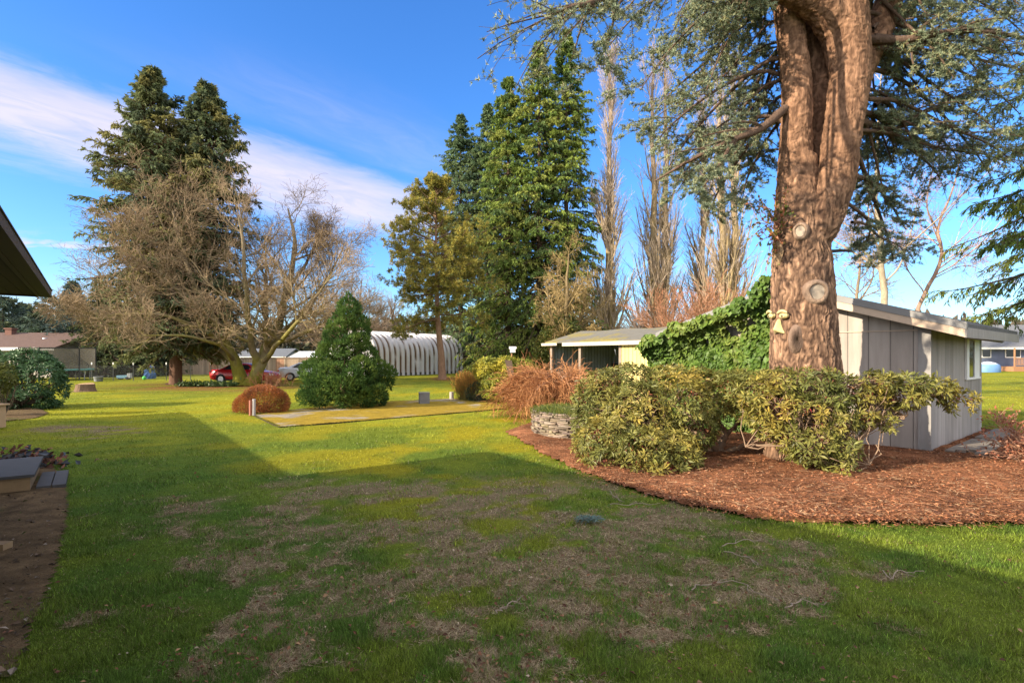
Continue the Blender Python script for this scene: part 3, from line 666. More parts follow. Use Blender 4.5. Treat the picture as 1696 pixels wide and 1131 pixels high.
def far_houses():
    h, a, dx, dy, L = simple_house('brown_roofed_house', 'low house with a brown shingle roof beyond the bush at the left', -150, 88, 52, 2.75, 4.15, 9, (0.42, 0.38, 0.33), (0.10, 0.062, 0.050))
    ch = MB(); o = pt(18, 590, 56); obox(ch, o, dx, dy, 3.3, 4.6, -0.32, 0.32, -.3, .3); obox(ch, o, dx, dy, 4.602, 4.72, -0.40, 0.40, -.38, .38); ch.build('chimney', mat('chimney_brick', (0.17, 0.085, 0.065), 0.9, 0.2, 8), h)
    v = MB(); o = pt(75, 570, 54.5); capped(v, np.array([o + [0, 0, -.6], o + [0, 0, .35]]), np.array([.13, .13]), 10); capped(v, np.array([o + [0, 0, .37], o + [0, 0, .6]]), np.array([.24, .2]), 10); v.build('roof_vent', mat('vent_metal', (0.55, 0.56, 0.58), 0.4, 0.05, metal=0.6), h)
    # blue house with a porch, far right
    h, a, dx, dy, L = simple_house('blue_house', 'blue house with a grey roof and wooden porch beyond the lawn at the right', 1600, 1850, 76, 3.45, 6.3, 11, (0.12, 0.145, 0.21), (0.13, 0.135, 0.145), ov=0.9)
    wood = mat('porch_wood', (0.33, 0.17, 0.09), 0.8, 0.15); wht = MATS['white_trim']; gl = MATS['dark_glass']
    def bx(nm, m, px0, px1, y0, y1, zz0, zz1, par=h):
        mb = MB(); x0 = (px0 - CX) / F * 76 - a[0]; x1 = (px1 - CX) / F * 76 - a[0]; obox(mb, a, dx, dy, zz0, zz1, x0, x1, y0, y1); return mb.build(nm, m, par)
    for p0, p1 in ((1625, 1641), (1664, 1690), (1715, 1740)):
        w = bx('window', wht, p0, p1, -0.08, -0.003, 1.75, 3.05); w2 = bx('pane', gl, p0 + 1.6, p1 - 1.6, -0.10, -0.083, 1.88, 2.92)
    bx('porch_deck', wood, 1646, 1830, -3.0, -0.12, 0.0, 0.62)
    for p in (1649, 1691, 1733, 1775): bx('porch_post', wood, p - .8, p + .8, -2.95, -2.8, 0.63, 3.05)
    bx('porch_rail', wood, 1649.9, 1774, -2.94, -2.82, 1.62, 1.74); bx('porch_rail', wood, 1649.9, 1774, -2.94, -2.82, 0.82, 0.92)
    bal = MB(); 
    for p in np.arange(1652, 1773, 2.4):
        x0 = (p - CX) / F * 76 - a[0]; obox(bal, a, dx, dy, 0.93, 1.61, x0, x0 + .05, -2.91, -2.85)
    bal.build('balusters', wood, h)
    t = MB(); o = pt(1636, 590, 70); n = 15; zz = [0, .5, .9, 1.15, 1.3]; rr = [1.35, 1.38, 1.25, .8, .1]; thv = np.arange(n) / n * 2 * np.pi
    V = np.concatenate([np.c_[o[0] + r * np.cos(thv) * (1 + .06 * np.sin(5 * thv)), o[1] + .8 * r * np.sin(thv), np.full(n, z)] for r, z in zip(rr, zz)]); i = np.arange(5 * n).reshape(5, n); j = np.roll(i, -1, 1)
    t.add(V, np.stack([i[:-1], j[:-1], j[1:], i[1:]], -1).reshape(-1, 4), np.where(V[:, 2:] > 1.0, [.62, .65, .70], [.12, .24, .46]), 0, True)
    tag(t.build('tarp_cover', mat('tarp', attr=True, rough=.5, var=.15, vscale=1.5)), 'blue and white tarp heaped in front of the blue house', 'tarp')
    # greenhouse with white frame behind the cars
    o = pt(478, 590, 72)[:2]; W = 4.2; g = thing('greenhouse', 'small white greenhouse with a glazed roof behind the wooden fence', 'greenhouse', (o[0] + W / 2, o[1] + 1.5, 0))
    b = MB(); obox(b, o, (1, 0), (0, 1), 0, 1.75, 0, W, 0, 3); b.build('wall', mat('greenhouse_wall', (.62, .64, .66), .5, .06), g)
    r = MB(); V = [(o[0] - .1, o[1] - .1, 1.752), (o[0] + W + .1, o[1] - .1, 1.752), (o[0] + W - .9, o[1] + 1.5, 2.6), (o[0] + .9, o[1] + 1.5, 2.6), (o[0] - .1, o[1] + 3.1, 1.752), (o[0] + W + .1, o[1] + 3.1, 1.752)]
    r.add(V, [[0, 1, 2, 3], [5, 4, 3, 2]]); r.add(V, [[0, 3, 4], [1, 5, 2]]); r.build('roof', mat('greenhouse_glass', (.62, .68, .74), .25, .1, 1.2), g)
    bars = MB()
    for k in np.linspace(0, 1, 7):
        p0 = np.array([o[0] - .1 + k * (W + .2), o[1] - .13, 1.77]); p1 = np.array([o[0] + .9 + k * (W - 1.8), o[1] + 1.47, 2.63]); v, f = tubes(np.array([p0, p1]), np.array([.04, .04]), 4); bars.add(v, f)
    bars.build('glazing_bars', MATS['white_trim'], g)
    simple_house('grey_roofed_house', 'grey roofed house half hidden behind the mossy maple and fence', 395, 470, 84, 1.9, 3.0, 7, (0.22, 0.23, 0.25), (0.11, 0.12, 0.135))
far_houses()

def fence():
    Z = 60.5; wood = mat('fence_board', attr=True, rough=0.95, var=0.22, vscale=3, stretch=(3, 3, .4))
    f = thing('wooden_fence', 'long weathered board fence behind the parked cars', 'fence', (*pt(400, 590, Z)[:2], 0))
    mb = MB(); x0, x1 = (128 - CX) / F * Z, (590 - CX) / F * Z; x = x0
    k = 0
    while x < x1:
        w = rng.uniform(.135, .15); t = rng.uniform(-.02, .02); c = np.array([0.30, 0.225, 0.165]) * rng.uniform(.7, 1.2) * (0.8 if rng.uniform() < .15 else 1)
        if (x - x0) % 7 < 0.9: c = c * np.array([1.15, .85, .75])
        obox(mb, (0, Z), (1, 0), (0, 1), 0.03, 1.78 + t + 0.08 * (x - x0) / (x1 - x0), x, x + w - .012, 0, .02, c); x += w; k += 1
    mb.build('board_panel', wood, f)
    r = MB(); 
    for zz in (0.35, 1.42): obox(r, (0, Z), (1, 0), (0, 1), zz, zz + .09, x0, x1, .021, .06, (.2, .15, .11))
    r.build('rail', wood, f)
    cp = MB(); obox(cp, (0, Z), (1, 0), (0, 1), 1.68, 1.80, x0, x1, -.025, -.003, (.17, .125, .095)); cp.build('trim_board', wood, f)
    for xx in np.arange(x0, x1, 2.44):
        p = MB(); obox(p, (0, Z), (1, 0), (0, 1), 0, 1.86 + .08 * (xx - x0) / (x1 - x0), xx - .05, xx + .05, .022, .12, (.2, .15, .11)); p.build('post', wood, f)
    # wire garden fence on steel posts with white tips
    Zf = 45.5; w = thing('wire_fence', 'low wire garden fence on dark steel posts with white tips', 'fence', (*pt(190, 590, Zf)[:2], 0))
    dk = mat('steel_post', (0.045, 0.05, 0.045), 0.7, .1); wt = mat('post_tip', (.8, .8, .78), .6, .03); wire = mat('wire', (.12, .12, .12), .6, .05)
    pxs = (101, 146, 189, 226, 273, 312, 352); xs = [(p - CX) / F * Zf for p in pxs]
    for k, xx in enumerate(xs):
        yy = Zf + 0.4 * math.sin(k * 1.7); p = MB(); obox(p, (xx, yy), (1, 0), (0, 1), 0, 1.28, -.02, .02, -.02, .02); po = p.build('post', dk, w)
        t = MB(); obox(t, (xx, yy), (1, 0), (0, 1), 1.281, 1.46, -.035, .035, -.03, .03); tt = t.build('post_tip', wt, w)
    wm = MB(); zz = np.linspace(.15, 1.2, 8); P = np.array([[(xx, Zf + 0.4 * math.sin(k * 1.7) - .03, z) for k, xx in enumerate(xs)] for z in zz]); v, ff = tubes(P, np.full(P.shape[:2], .0035), 3); wm.add(v, ff)
    vx = np.linspace(xs[0], xs[-1], 130); P = np.array([[(x, Zf + 0.4 * math.sin(1.7 * (x - xs[0]) / (xs[-1] - xs[0]) * 6) - .03, z) for z in (.15, 1.2)] for x in vx]); v, ff = tubes(P, np.full(P.shape[:2], .003), 3); wm.add(v, ff)
    wm.build('wire_netting', wire, w)
fence()

# ------------------------------------------------------------------ cars
def car(name, label, loc, head, paint, kindv=0):
    pm = mat(name + '_paint', paint, 0.22, 0.03, spec=0.6); gl = MATS['dark_glass']; blk = MATS.get('car_black') or mat('car_black', (.02, .02, .022), .6, .05)
    tyre = MATS.get('tyre') or mat('tyre', (.025, .025, .026), .85, .1); rimm = MATS.get('rim') or mat('rim', (.45, .46, .48), .3, .05, metal=.7)
    red = MATS.get('tail_lens') or mat('tail_lens', (.45, .015, .015), .15, .05, spec=.6); clr = MATS.get('head_lens') or mat('head_lens', (.6, .62, .64), .1, .05)
    ca = thing(name, label, 'car', (0, 0, 0))
    xs = np.array([-2.33, -2.30, -2.18, -1.75, -1.2, -.5, .4, 1.0, 1.5, 2.0, 2.24, 2.33])
    zt = np.array([.62, .86, .985, 1.01, .99, .965, .955, .95, .89, .80, .66, .50]) + (0.05 if kindv else 0) * (xs < -1)
    zb = np.array([.42, .36, .27, .21, .19, .18, .18, .18, .19, .22, .27, .34]); hw = np.array([.70, .76, .83, .875, .885, .89, .89, .885, .875, .84, .75, .66])
    rows = []
    for x, a, b, w in zip(xs, zt, zb, hw):
        half = [(0, b), (w * .88, b), (w * .97, b + .08 * (a - b) / .7), (w, b + .45 * (a - b)), (w * .975, b + .80 * (a - b)), (w * .90, a - .025), (w * .70, a), (0, a + .012)]
        ring = half + [(-y, z) for y, z in half[-2:0:-1]]; rows.append([(x, y, z) for y, z in ring])
    V = np.array(rows); m, n, _ = V.shape; i = np.arange(m * n).reshape(m, n); j = np.roll(i, -1, 1)
    mb = MB(); mb.add(V.reshape(-1, 3), np.stack([i[:-1], i[1:], j[1:], j[:-1]], -1).reshape(-1, 4), None, 0, True)
    mb.add(V[0], [list(range(n))], None, 0, True); mb.add(V[-1], [list(range(n))[::-1]], None, 0, True)
    # cabin: roof with pillars as a closed shell
    cx = np.array([-1.62, -1.35, -.78, -.35, .25, .55, 1.22]); cz = np.array([.97, 1.15, 1.385, 1.43, 1.43, 1.385, .94]) + (.03 if kindv else 0); ct = np.array([.70, .63, .56, .57, .58, .585, .70])
    rows = []
    for x, z, t in zip(cx, cz, ct):
        b = .93; wb = .80; rows.append([(x, wb, b), (x, wb - (wb - t) * .15, b + .1 * (z - b)), (x, t + .03, z - .06 * (z > 1.1)), (x, t - .08, z), (x, 0, z + .012), (x, -t + .08, z), (x, -t - .03, z - .06 * (z > 1.1)), (x, -wb + (wb - t) * .15, b + .1 * (z - b)), (x, -wb, b)])
    V = np.array(rows); m, n, _ = V.shape; i = np.arange(m * n).reshape(m, n); mb.add(V.reshape(-1, 3), np.stack([i[:-1, :-1], i[1:, :-1], i[1:, 1:], i[:-1, 1:]], -1).reshape(-1, 4), None, 0, True)
    mb.build('body', pm, ca)
    zz = .03 if kindv else 0
    for sgn in (1, -1):
        def q(x, z):
            t = np.clip((z - .93) / (1.43 - .93), 0, 1); return (x, sgn * (.815 - .215 * t), z)
        for pts in (((-1.28, 1.0), (-.45, 1.0), (-.45, 1.34), (-.78, 1.33)), ((-.38, 1.0), (.98, 1.0), (.47, 1.335), (-.38, 1.345))):
            v = [q(x, z + zz) for x, z in pts]; MB().add(v, [[0, 1, 2, 3] if sgn < 0 else [3, 2, 1, 0]]).build('side_window', gl, ca)
        MB().add([(-2.345, sgn * .52, .70), (-2.345, sgn * .74, .70), (-2.20, sgn * .835, .72), (-2.19, sgn * .825, .88), (-2.315, sgn * .735, .90), (-2.325, sgn * .52, .90)], [[0, 1, 4, 5], [1, 2, 3, 4]]).build('tail_light', red, ca)
        MB().add([(2.335, sgn * .42, .58), (2.27, sgn * .70, .58), (2.16, sgn * .80, .62), (2.16, sgn * .79, .73), (2.25, sgn * .68, .74), (2.31, sgn * .42, .72)], [[0, 1, 4, 5], [1, 2, 3, 4]]).build('headlight', clr, ca)
        mi = MB(); hexa(mi, [(.80, sgn * .80, .98), (.92, sgn * .80, .98), (.92, sgn * .99, .99), (.80, sgn * .99, .99), (.80, sgn * .80, 1.09), (.90, sgn * .80, 1.09), (.90, sgn * .98, 1.10), (.80, sgn * .98, 1.10)]); mi.build('door_mirror', pm, ca)
        sill = MB(); obox(sill, (0, sgn * .885), (1, 0), (0, 1), .2, .3, -1.0, 1.0, -.012, .012); sill.build('sill', blk, ca)
        for wx in (-1.38, 1.36):
            w = MB(); th = np.arange(25) / 24 * 2 * np.pi; pr = [(.20, .20), (.30, .215), (.315, .19), (.318, .10), (.315, .01), (.30, -.01), (.20, 0)]
            ring = np.array([[(wx + r * np.cos(a), sgn * (.90 - .20 + d), .318 + r * np.sin(a)) for a in th[:-1]] for r, d in pr]); k, nn, _ = ring.shape; ii = np.arange(k * nn).reshape(k, nn); jj = np.roll(ii, -1, 1)
            w.add(ring.reshape(-1, 3), np.stack([ii[:-1], jj[:-1], jj[1:], ii[1:]], -1).reshape(-1, 4), None, 0, True); wo = w.build('wheel', tyre, ca)
            r = MB(); P = [(wx + .20 * np.cos(a), sgn * .895, .318 + .20 * np.sin(a)) for a in th[:-1]]; r.add(P, [list(range(24))])
            ro = r.build('rim', rimm, ca); ro.parent = wo
            ar = MB(); P0 = np.array([(wx + .375 * np.cos(a), sgn * .893, .30 + .37 * np.sin(a)) for a in np.linspace(-.25, np.pi + .25, 20)]); P1 = np.array([(wx, sgn * .893, .25)] * 20); ar.add(np.r_[P0, P1[:1]], [[k, k + 1, 20] for k in range(19)]); ar.build('wheel_arch', blk, ca)
    MB().add([(-1.60, .62, 1.01), (-1.60, -.62, 1.01), (-.83, -.49, 1.385 + zz), (-.83, .49, 1.385 + zz)], [[0, 1, 2, 3]]).build('rear_window', gl, ca)
    MB().add([(1.24, .62, .965), (1.24, -.62, .965), (.60, -.52, 1.385 + zz), (.60, .52, 1.385 + zz)], [[3, 2, 1, 0]]).build('windshield', gl, ca)
    pl = MB(); obox(pl, (-2.345, 0), (1, 0), (0, 1), .55, .67, -.012, 0, -.24, .24); pl.build('number_plate', clr, ca)
    ca.location = loc; ca.rotation_euler = (0, 0, head); return ca
car('red_car', 'red saloon car parked behind the mossy multi-stemmed maple', (*pt(407, 590, 41.8)[:2], 0), math.radians(-4), (0.42, 0.018, 0.022))
car('silver_car', 'silver saloon car parked by the fence, half behind the dark cypress', (*pt(512, 590, 46.5)[:2], 0), math.radians(16), (0.56, 0.58, 0.62), 1)

# ------------------------------------------------------------------ small things
def lathe(mb, o, prof, n=16, col=None, wob=0.0, smooth=True):
    th = np.arange(n) / n * 2 * np.pi; V = np.array([[(o[0] + r * (1 + wob * np.sin(3 * a + 1) + wob * np.sin(7 * a)) * np.cos(a), o[1] + r * (1 + wob * np.cos(4 * a)) * np.sin(a), o[2] + z) for a in th] for r, z in prof])
    k = len(prof); i = np.arange(k * n).reshape(k, n); j = np.roll(i, -1, 1); mb.add(V.reshape(-1, 3), np.stack([i[:-1], j[:-1], j[1:], i[1:]], -1).reshape(-1, 4), col, 0, smooth); return V
def small_things():
    o = gp(141, 648); st = MB(); V = lathe(st, o, [(.62, -.03), (.50, .06), (.45, .2), (.43, .40)], 22, (.16, .105, .07), .07, False)
    s = thing('tree_stump', 'low sawn tree stump alone on the left lawn', 'stump', o); st.build('trunk', bark_m, s); t = V[-1].copy(); t[:, 2] += 0.06 * np.sin(np.arange(22) / 3.5); 
    mb = MB(); mb.add(np.r_[t, V[-1]], np.array([[k, 22 + k, 22 + (k + 1) % 22, (k + 1) % 22] for k in range(22)]), (.2, .14, .09)); mb.add(t, [list(range(22))], (.36, .24, .14)); mb.build('cut_face', bark_m, s)
    o = gp(702.5, 668.5); c = MB(); obox(c, o, (.96, .28), (-.28, .96), 0.0, .44, -.2, .2, -.2, .2, (.17, .17, .17)); obox(c, o, (.96, .28), (-.28, .96), .442, .47, -.215, .215, -.215, .215, (.21, .21, .2))
    tag(c.build('concrete_block', mat('concrete', attr=True, rough=.9, var=.2, bump=.01, bscale=30)), 'square grey concrete block standing on the mossy pad', 'block')
    o = gp(748, 661); c = MB(); capped(c, np.array([o, o + [0, 0, .33]]), np.array([.10, .095]), 10, (.36, .32, .28)); tag(c.build('short_post', MATS['concrete']), 'pale stub post beside the small spiky shrub', 'post')
    o = gp(417, 688); p = thing('marker_pipes', 'pair of short pipes, one rusty red and one grey, before the russet mound', 'pipes', o)
    c = MB(); capped(c, np.array([o + [-.045, 0, 0], o + [-.045, 0, .50]]), np.array([.045, .045]), 10); c.build('rusty_pipe', mat('rust_pipe', (.34, .13, .09), .7, .15), p)
    c = MB(); capped(c, np.array([o + [.055, .03, 0], o + [.06, .03, .54]]), np.array([.05, .05]), 10); c.build('grey_pipe', mat('grey_pipe', (.36, .34, .33), .6, .15), p)
    # leaning stake among the laurel
    o = gp(853, 672); a = pt(851, 643, 20.8); b = pt(842, 597, 20.6); s = thing('leaning_stake', 'old leaning stake with a weathered board at its top, before the laurel', 'stake', (a[0], a[1], 0))
    wood = mat('old_wood', (.24, .19, .15), .95, .3, 6, .004, 16)
    c = MB(); capped(c, np.array([a + [.05, .05, -.85], b]), np.array([.03, .03]), 6); c.build('pole', wood, s)
    c = MB(); e = (b - a) / np.linalg.norm(b - a); hexa(c, [b - e * .62 + q for q in ([-.10, -.05, 0], [.10, -.06, 0], [.10, -.03, 0], [-.10, -.02, 0])] + [b + e * .03 + q for q in ([-.13, -.05, 0], [.13, -.06, -.03], [.13, -.03, -.03], [-.13, -.02, 0])]); c.build('board', mat('dark_wood', (.12, .085, .065), .95, .25, 6), s)
    # bird house on a pole behind the laurel
    b = pt(852, 582, 33); s = thing('bird_house', 'white bird house on a brown pole above the laurel', 'bird house', (b[0], b[1], 0)); c = MB(); capped(c, np.array([[b[0] - .15, b[1], 0], b + [-.15, 0, -.12]]), np.array([.055, .05]), 8); c.build('pole', mat('pole_wood', (.27, .15, .08), .9, .15), s)
    c = MB(); obox(c, b, (1, 0), (0, 1), b[2] - .06, b[2] + .14, -.26, .06, -.13, .13); c.build('box', MATS['white_trim'], s)
    c = MB(); V = [b + np.array(q) for q in ((-.31, -.17, .142), (.11, -.17, .142), (.11, .17, .142), (-.31, .17, .142), (-.31, 0, .28), (.11, 0, .28))]; c.add(V, [[0, 1, 5, 4], [2, 3, 4, 5], [0, 3, 2, 1]]); c.add(V, [[0, 4, 3], [1, 2, 5]]); c.build('roof', MATS['white_trim'], s)
    # trampoline
    o = pt(97, 590, 47.5); o[2] = 0; R = 2.35; t = thing('trampoline', 'round trampoline with a grey net wall beside the dark hedge', 'trampoline', o)
    th = np.arange(33) / 32 * 2 * np.pi; C_ = lambda r, z: np.c_[o[0] + r * np.cos(th), o[1] + r * np.sin(th), np.full(33, z)]
    fr = MB(); v, f = tubes(C_(R, .85), np.full(33, .05), 6); fr.add(v, f); fr.build('frame', mat('tramp_frame', (.3, .32, .33), .5, .1, metal=.4), t)
    pd = MB(); a_, b_, c_ = C_(R + .05, .905), C_(R - .32, .91), C_(R + .06, .80); i = np.arange(33); pd.add(np.r_[a_, b_, c_], np.r_[np.stack([i[:-1], i[1:], i[1:] + 33, i[:-1] + 33], -1), np.stack([i[:-1], i[:-1] + 66, i[1:] + 66, i[1:]], -1)]); pd.build('pad', mat('teal_pad', (.10, .33, .33), .6, .15), t)
    mt = MB(); mt.add(C_(R - .33, .89)[:-1], [list(range(32))]); mt.build('bounce_mat', mat('bounce_mat', (.03, .03, .03), .8, .05), t)
    net = bpy.data.materials.new('net'); net.use_nodes = True; nt = net.node_tree; nt.nodes.clear(); out = NODE(nt, 'ShaderNodeOutputMaterial'); mx = NODE(nt, 'ShaderNodeMixShader'); mx.inputs[0].default_value = .62
    tr = NODE(nt, 'ShaderNodeBsdfTransparent'); df = NODE(nt, 'ShaderNodeBsdfDiffuse'); df.inputs[0].default_value = (.16, .145, .12, 1); nt.links.new(tr.outputs[0], mx.inputs[1]); nt.links.new(df.outputs[0], mx.inputs[2]); nt.links.new(mx.outputs[0], out.inputs[0])
    nb = MB(); a_, b_ = C_(R + .12, .92), C_(R + .12, 2.62); nb.add(np.r_[a_, b_], np.stack([i[:-1], i[1:], i[1:] + 33, i[:-1] + 33], -1), None, 0, True); nb.build('net', net, t)
    tp = MB(); v, f = tubes(C_(R + .12, 2.64), np.full(33, .035), 5); tp.add(v, f); tp.build('top_rope', MATS['car_black'], t)
    for k in range(6):
        a = k * np.pi / 3 + 1.75; x, y = o[0] + (R + .17) * np.cos(a), o[1] + (R + .17) * np.sin(a); p = MB(); capped(p, np.array([[x, y, 0], [x, y, 2.68]]), np.array([.045, .045]), 8); p.build('net_pole', MATS['car_black'], t)
        lg = MB(); x2, y2 = o[0] + (R - .1) * np.cos(a + .3), o[1] + (R - .1) * np.sin(a + .3); capped(lg, np.array([[x2, y2, 0], [x2, y2, .82]]), np.array([.04, .04]), 8); lg.build('leg', MATS['tramp_frame'], t)
    # blue tarp bundle, grey tub and toys by the wire fence
    o = pt(248, 590, 50); o[2] = 0; b = MB(); n = 18; th2 = np.arange(n) / n * 2 * np.pi; rows = []
    for k, (r, z) in enumerate(((.42, 0), (.46, .3), (.36, .62), (.44, .85), (.36, 1.05), (.05, 1.16))):
        rr = r * (1 + .16 * np.sin(3 * th2 + k) + .10 * np.sin(7 * th2 + 2 * k)); rows.append(np.c_[o[0] + rr * np.cos(th2), o[1] + rr * np.sin(th2), np.full(n, z) + .05 * np.sin(2 * th2 + k)])
    i = np.arange(6 * n).reshape(6, n); j = np.roll(i, -1, 1); b.add(np.concatenate(rows), np.stack([i[:-1], j[:-1], j[1:], i[1:]], -1).reshape(-1, 4), None, 0, False)
    tag(b.build('tarp_bundle', mat('blue_tarp', (.05, .13, .32), .45, .15, 3)), 'upright bundle wrapped in a crumpled blue tarp by the fence', 'tarp')
    o = pt(163, 590, 44.5); o[2] = 0; b = MB(); V = lathe(b, o, [(.28, 0), (.33, .33), (.36, .36), (.33, .37), (.30, .2), (0.02, .2)], 14, (.20, .21, .22)); tag(b.build('grey_tub', MATS['concrete']), 'small grey tub on the grass by the wire fence', 'tub')
    for px, Z, nm, lab, colr, s in ((206, 48, 'toy_truck', 'small pale blue toy truck lying by the wire fence', (.25, .45, .55), .3), (239, 47, 'plastic_ball', 'small bright green ball in the grass by the fence', (.1, .5, .12), .16)):
        o = pt(px, 590, Z); o[2] = 0; b = MB()
        if nm == 'plastic_ball': lathe(b, o, [(s * math.sin(a), s - s * math.cos(a)) for a in np.linspace(.05, 3.1, 9)], 14, colr)
        else:
            obox(b, o, (1, .2), (-.2, 1), .12, .34, -.5, .25, -.2, .2, colr); obox(b, o, (1, .2), (-.2, 1), .12, .52, .27, .5, -.2, .2, (.5, .5, .5))
            for wx in (-.3, .33): capped(b, np.array([[o[0] + wx, o[1] - .24, .11], [o[0] + wx, o[1] + .24, .11]]), np.array([.11, .11]), 10, (.05, .05, .05))
        tag(b.build(nm, MATS['concrete']), lab, 'toy')
    # step and pavers at the house
    grey = mat('step_top', (.055, .055, .055), .8, .2, 5, .003, 30); plank = mat('step_side', (.22, .15, .08), .9, .2, 6, .004, 14)
    o = gp(50, 815)[:2]; ax = -EA; ay = -DA; s = thing('box_step', 'low wooden box step with a dark grey top at the left edge', 'step', (*o, 0))
    c = MB(); obox(c, o, ax, ay, -.02, .22, -2.2, 0, 0, 1.75); c.build('base', plank, s); c = MB(); obox(c, o, ax, ay, .222, .262, -2.25, .05, -.05, 1.80); c.build('tread', grey, s)
    for k, (x0, x1) in enumerate(((.06, .225), (.24, .40))):
        c = MB(); obox(c, o, ax, ay, .0, .06, x0, x1, .05, 1.35); tag(c.build('paving_slab', grey), ('dark paving slab right against the box step', 'outer dark paving slab next to the lawn edge')[k], 'paving slab', 'paving slabs by the box step')
    c = MB(); o = gp(-4, 917)[:2]; obox(c, o, (1, .05), (-.05, 1), .0, .09, -1.2, .05, 0, .12); tag(c.build('timber_edging', plank), 'short end of reddish timber edging in the soil bed', 'timber')
    c = MB(); o = gp(-24, 712)[:2]; obox(c, o, (1, 0), (0, 1), .02, .62, -1.8, .10, 0, .5); pb = c.build('planter_box', mat('tan_wood', (.40, .27, .15), .85, .15, 4)); tag(pb, 'tan wooden planter box cut by the left edge of the picture', 'planter')
    c = MB(); obox(c, o, (1, 0), (0, 1), .622, .66, -1.85, .16, -.06, .56); cc = c.build('rim', MATS['tan_wood']); cc.parent = pb
    # crumpled sheets and pots heaped behind the step
    c = MB(); o = gp(18, 778); n = 420; P = np.c_[o[0] + rng.normal(size=n) * .42 - .15, o[1] + rng.normal(size=n) * .22 + .25, np.abs(rng.normal(size=n)) * .13 + .02]; V, f = leaves(P, runit(n) * [1, 1, .5], runit(n), rng.uniform(.07, .17, n), rng.uniform(.06, .12, n), .35, .5); c.add(V, f, lcol(n, [(.10, .05, .035), (.05, .05, .05), (.20, .09, .06), (.07, .08, .10)], None, .2))
    kind(c.build('junk_heap', chip_m), 'stuff', 'heap of dark crumpled sheets and pots behind the box step', 'junk heap')
    # fallen twigs
    tw = [([(1008, 815), (1020, 826), (1033, 834)], 'short slanting twig on the lawn near the mulch edge'), ([(1010, 838), (1050, 838), (1092, 836)], 'straight bare twig lying level on the lawn near the mulch edge'), ([(1145, 980), (1165, 972), (1210, 967), (1250, 980), (1290, 1000)], 'longest pale twig, arched, lying on the shaded lawn'), ([(1202, 918), (1235, 926), (1267, 942)], 'thin curved twig above the longest arched twig'), ([(1196, 908), (1225, 899), (1262, 896)], 'thin twig with a bent end, uppermost on the shaded lawn'),
          ([(818, 1020), (840, 1008), (865, 990)], 'pale twig beside the green tuft in the bare patch'), ([(1460, 948), (1474, 960), (1490, 950), (1530, 950)], 'forked twig at the shadow edge on the right'), ([(1300, 1010), (1325, 1001), (1370, 1004)], 'small twig beyond the tip of the longest arched twig')]
    wmat = mat('dry_twig', (.24, .19, .145), .9, .15)
    for pts, lab in tw:
        P = np.array([gp(*q) for q in pts]); P[:, 2] = .045; P = resamp(P, 14); P[:, 2] += .012 * np.sin(np.arange(14)); P[:, :2] += rng.normal(size=(14, 2)) * .011; P[:, 2] -= .022; c = MB(); capped(c, P, np.linspace(.005, .0028, 14), 6)
        for k in (5, 9):
            d = unit(P[k + 1] - P[k]); q = np.array([-d[1], d[0], .2]) * (1 if k == 5 else -1); capped(c, np.array([P[k], P[k] + (d + q * .5) * .06, P[k] + (d + q * .5) * .06 + d * .05]), np.array([.004, .003, .002]), 5)
        tag(c.build('fallen_twig', wmat), lab, 'twig', 'fallen twigs on the lawn')
    c = MB(); o = gp(975, 864); n = 260; P = o + np.c_[np.clip(rng.normal(size=n), -1.8, 1.8) * .08, np.clip(rng.normal(size=n), -1.6, 1.6) * .045, rng.uniform(.02, .06, n)]; V, f = leaves(P, runit(n) * [1, 1, .35], runit(n), .06, .012); c.add(V, f, lcol(n, [(.12, .19, .17), (.17, .24, .22)], None, .15)); capped(c, np.array([o + [-.16, -.05, .03], o + [0, 0, .045], o + [.17, .06, .03]]), np.array([.006, .005, .003]), 6, (.16, .11, .07)); tag(c.build('cedar_sprig', needle_m), 'fallen blue green cedar sprig on the shaded lawn', 'sprig')
small_things()
# ------------------------------------------------------------------ the big cedar
BLUE = [(0.244, 0.295, 0.186), (0.326, 0.353, 0.214), (0.143, 0.184, 0.119), (0.366, 0.353, 0.169)]
def tufts(mb, P, D, cols, n=5, L=0.05, W=0.012, w=None):
    N = len(P); d = unit(np.repeat(D, n, 0) * 0.55 + runit(N * n)); s = unit(np.cross(d, runit(N * n)))
    Lq = L * rng.uniform(.7, 1.3, (N * n, 1)); p = np.repeat(P, n, 0)
    V = np.stack([p - s * W * .5, p + s * W * .5, p + d * Lq], 1).reshape(-1, 3)
    c = np.repeat(lcol(N, cols, w, .16, 1), n * 3, axis=0); mb.add(V, np.arange(3 * N * n).reshape(-1, 3), c)

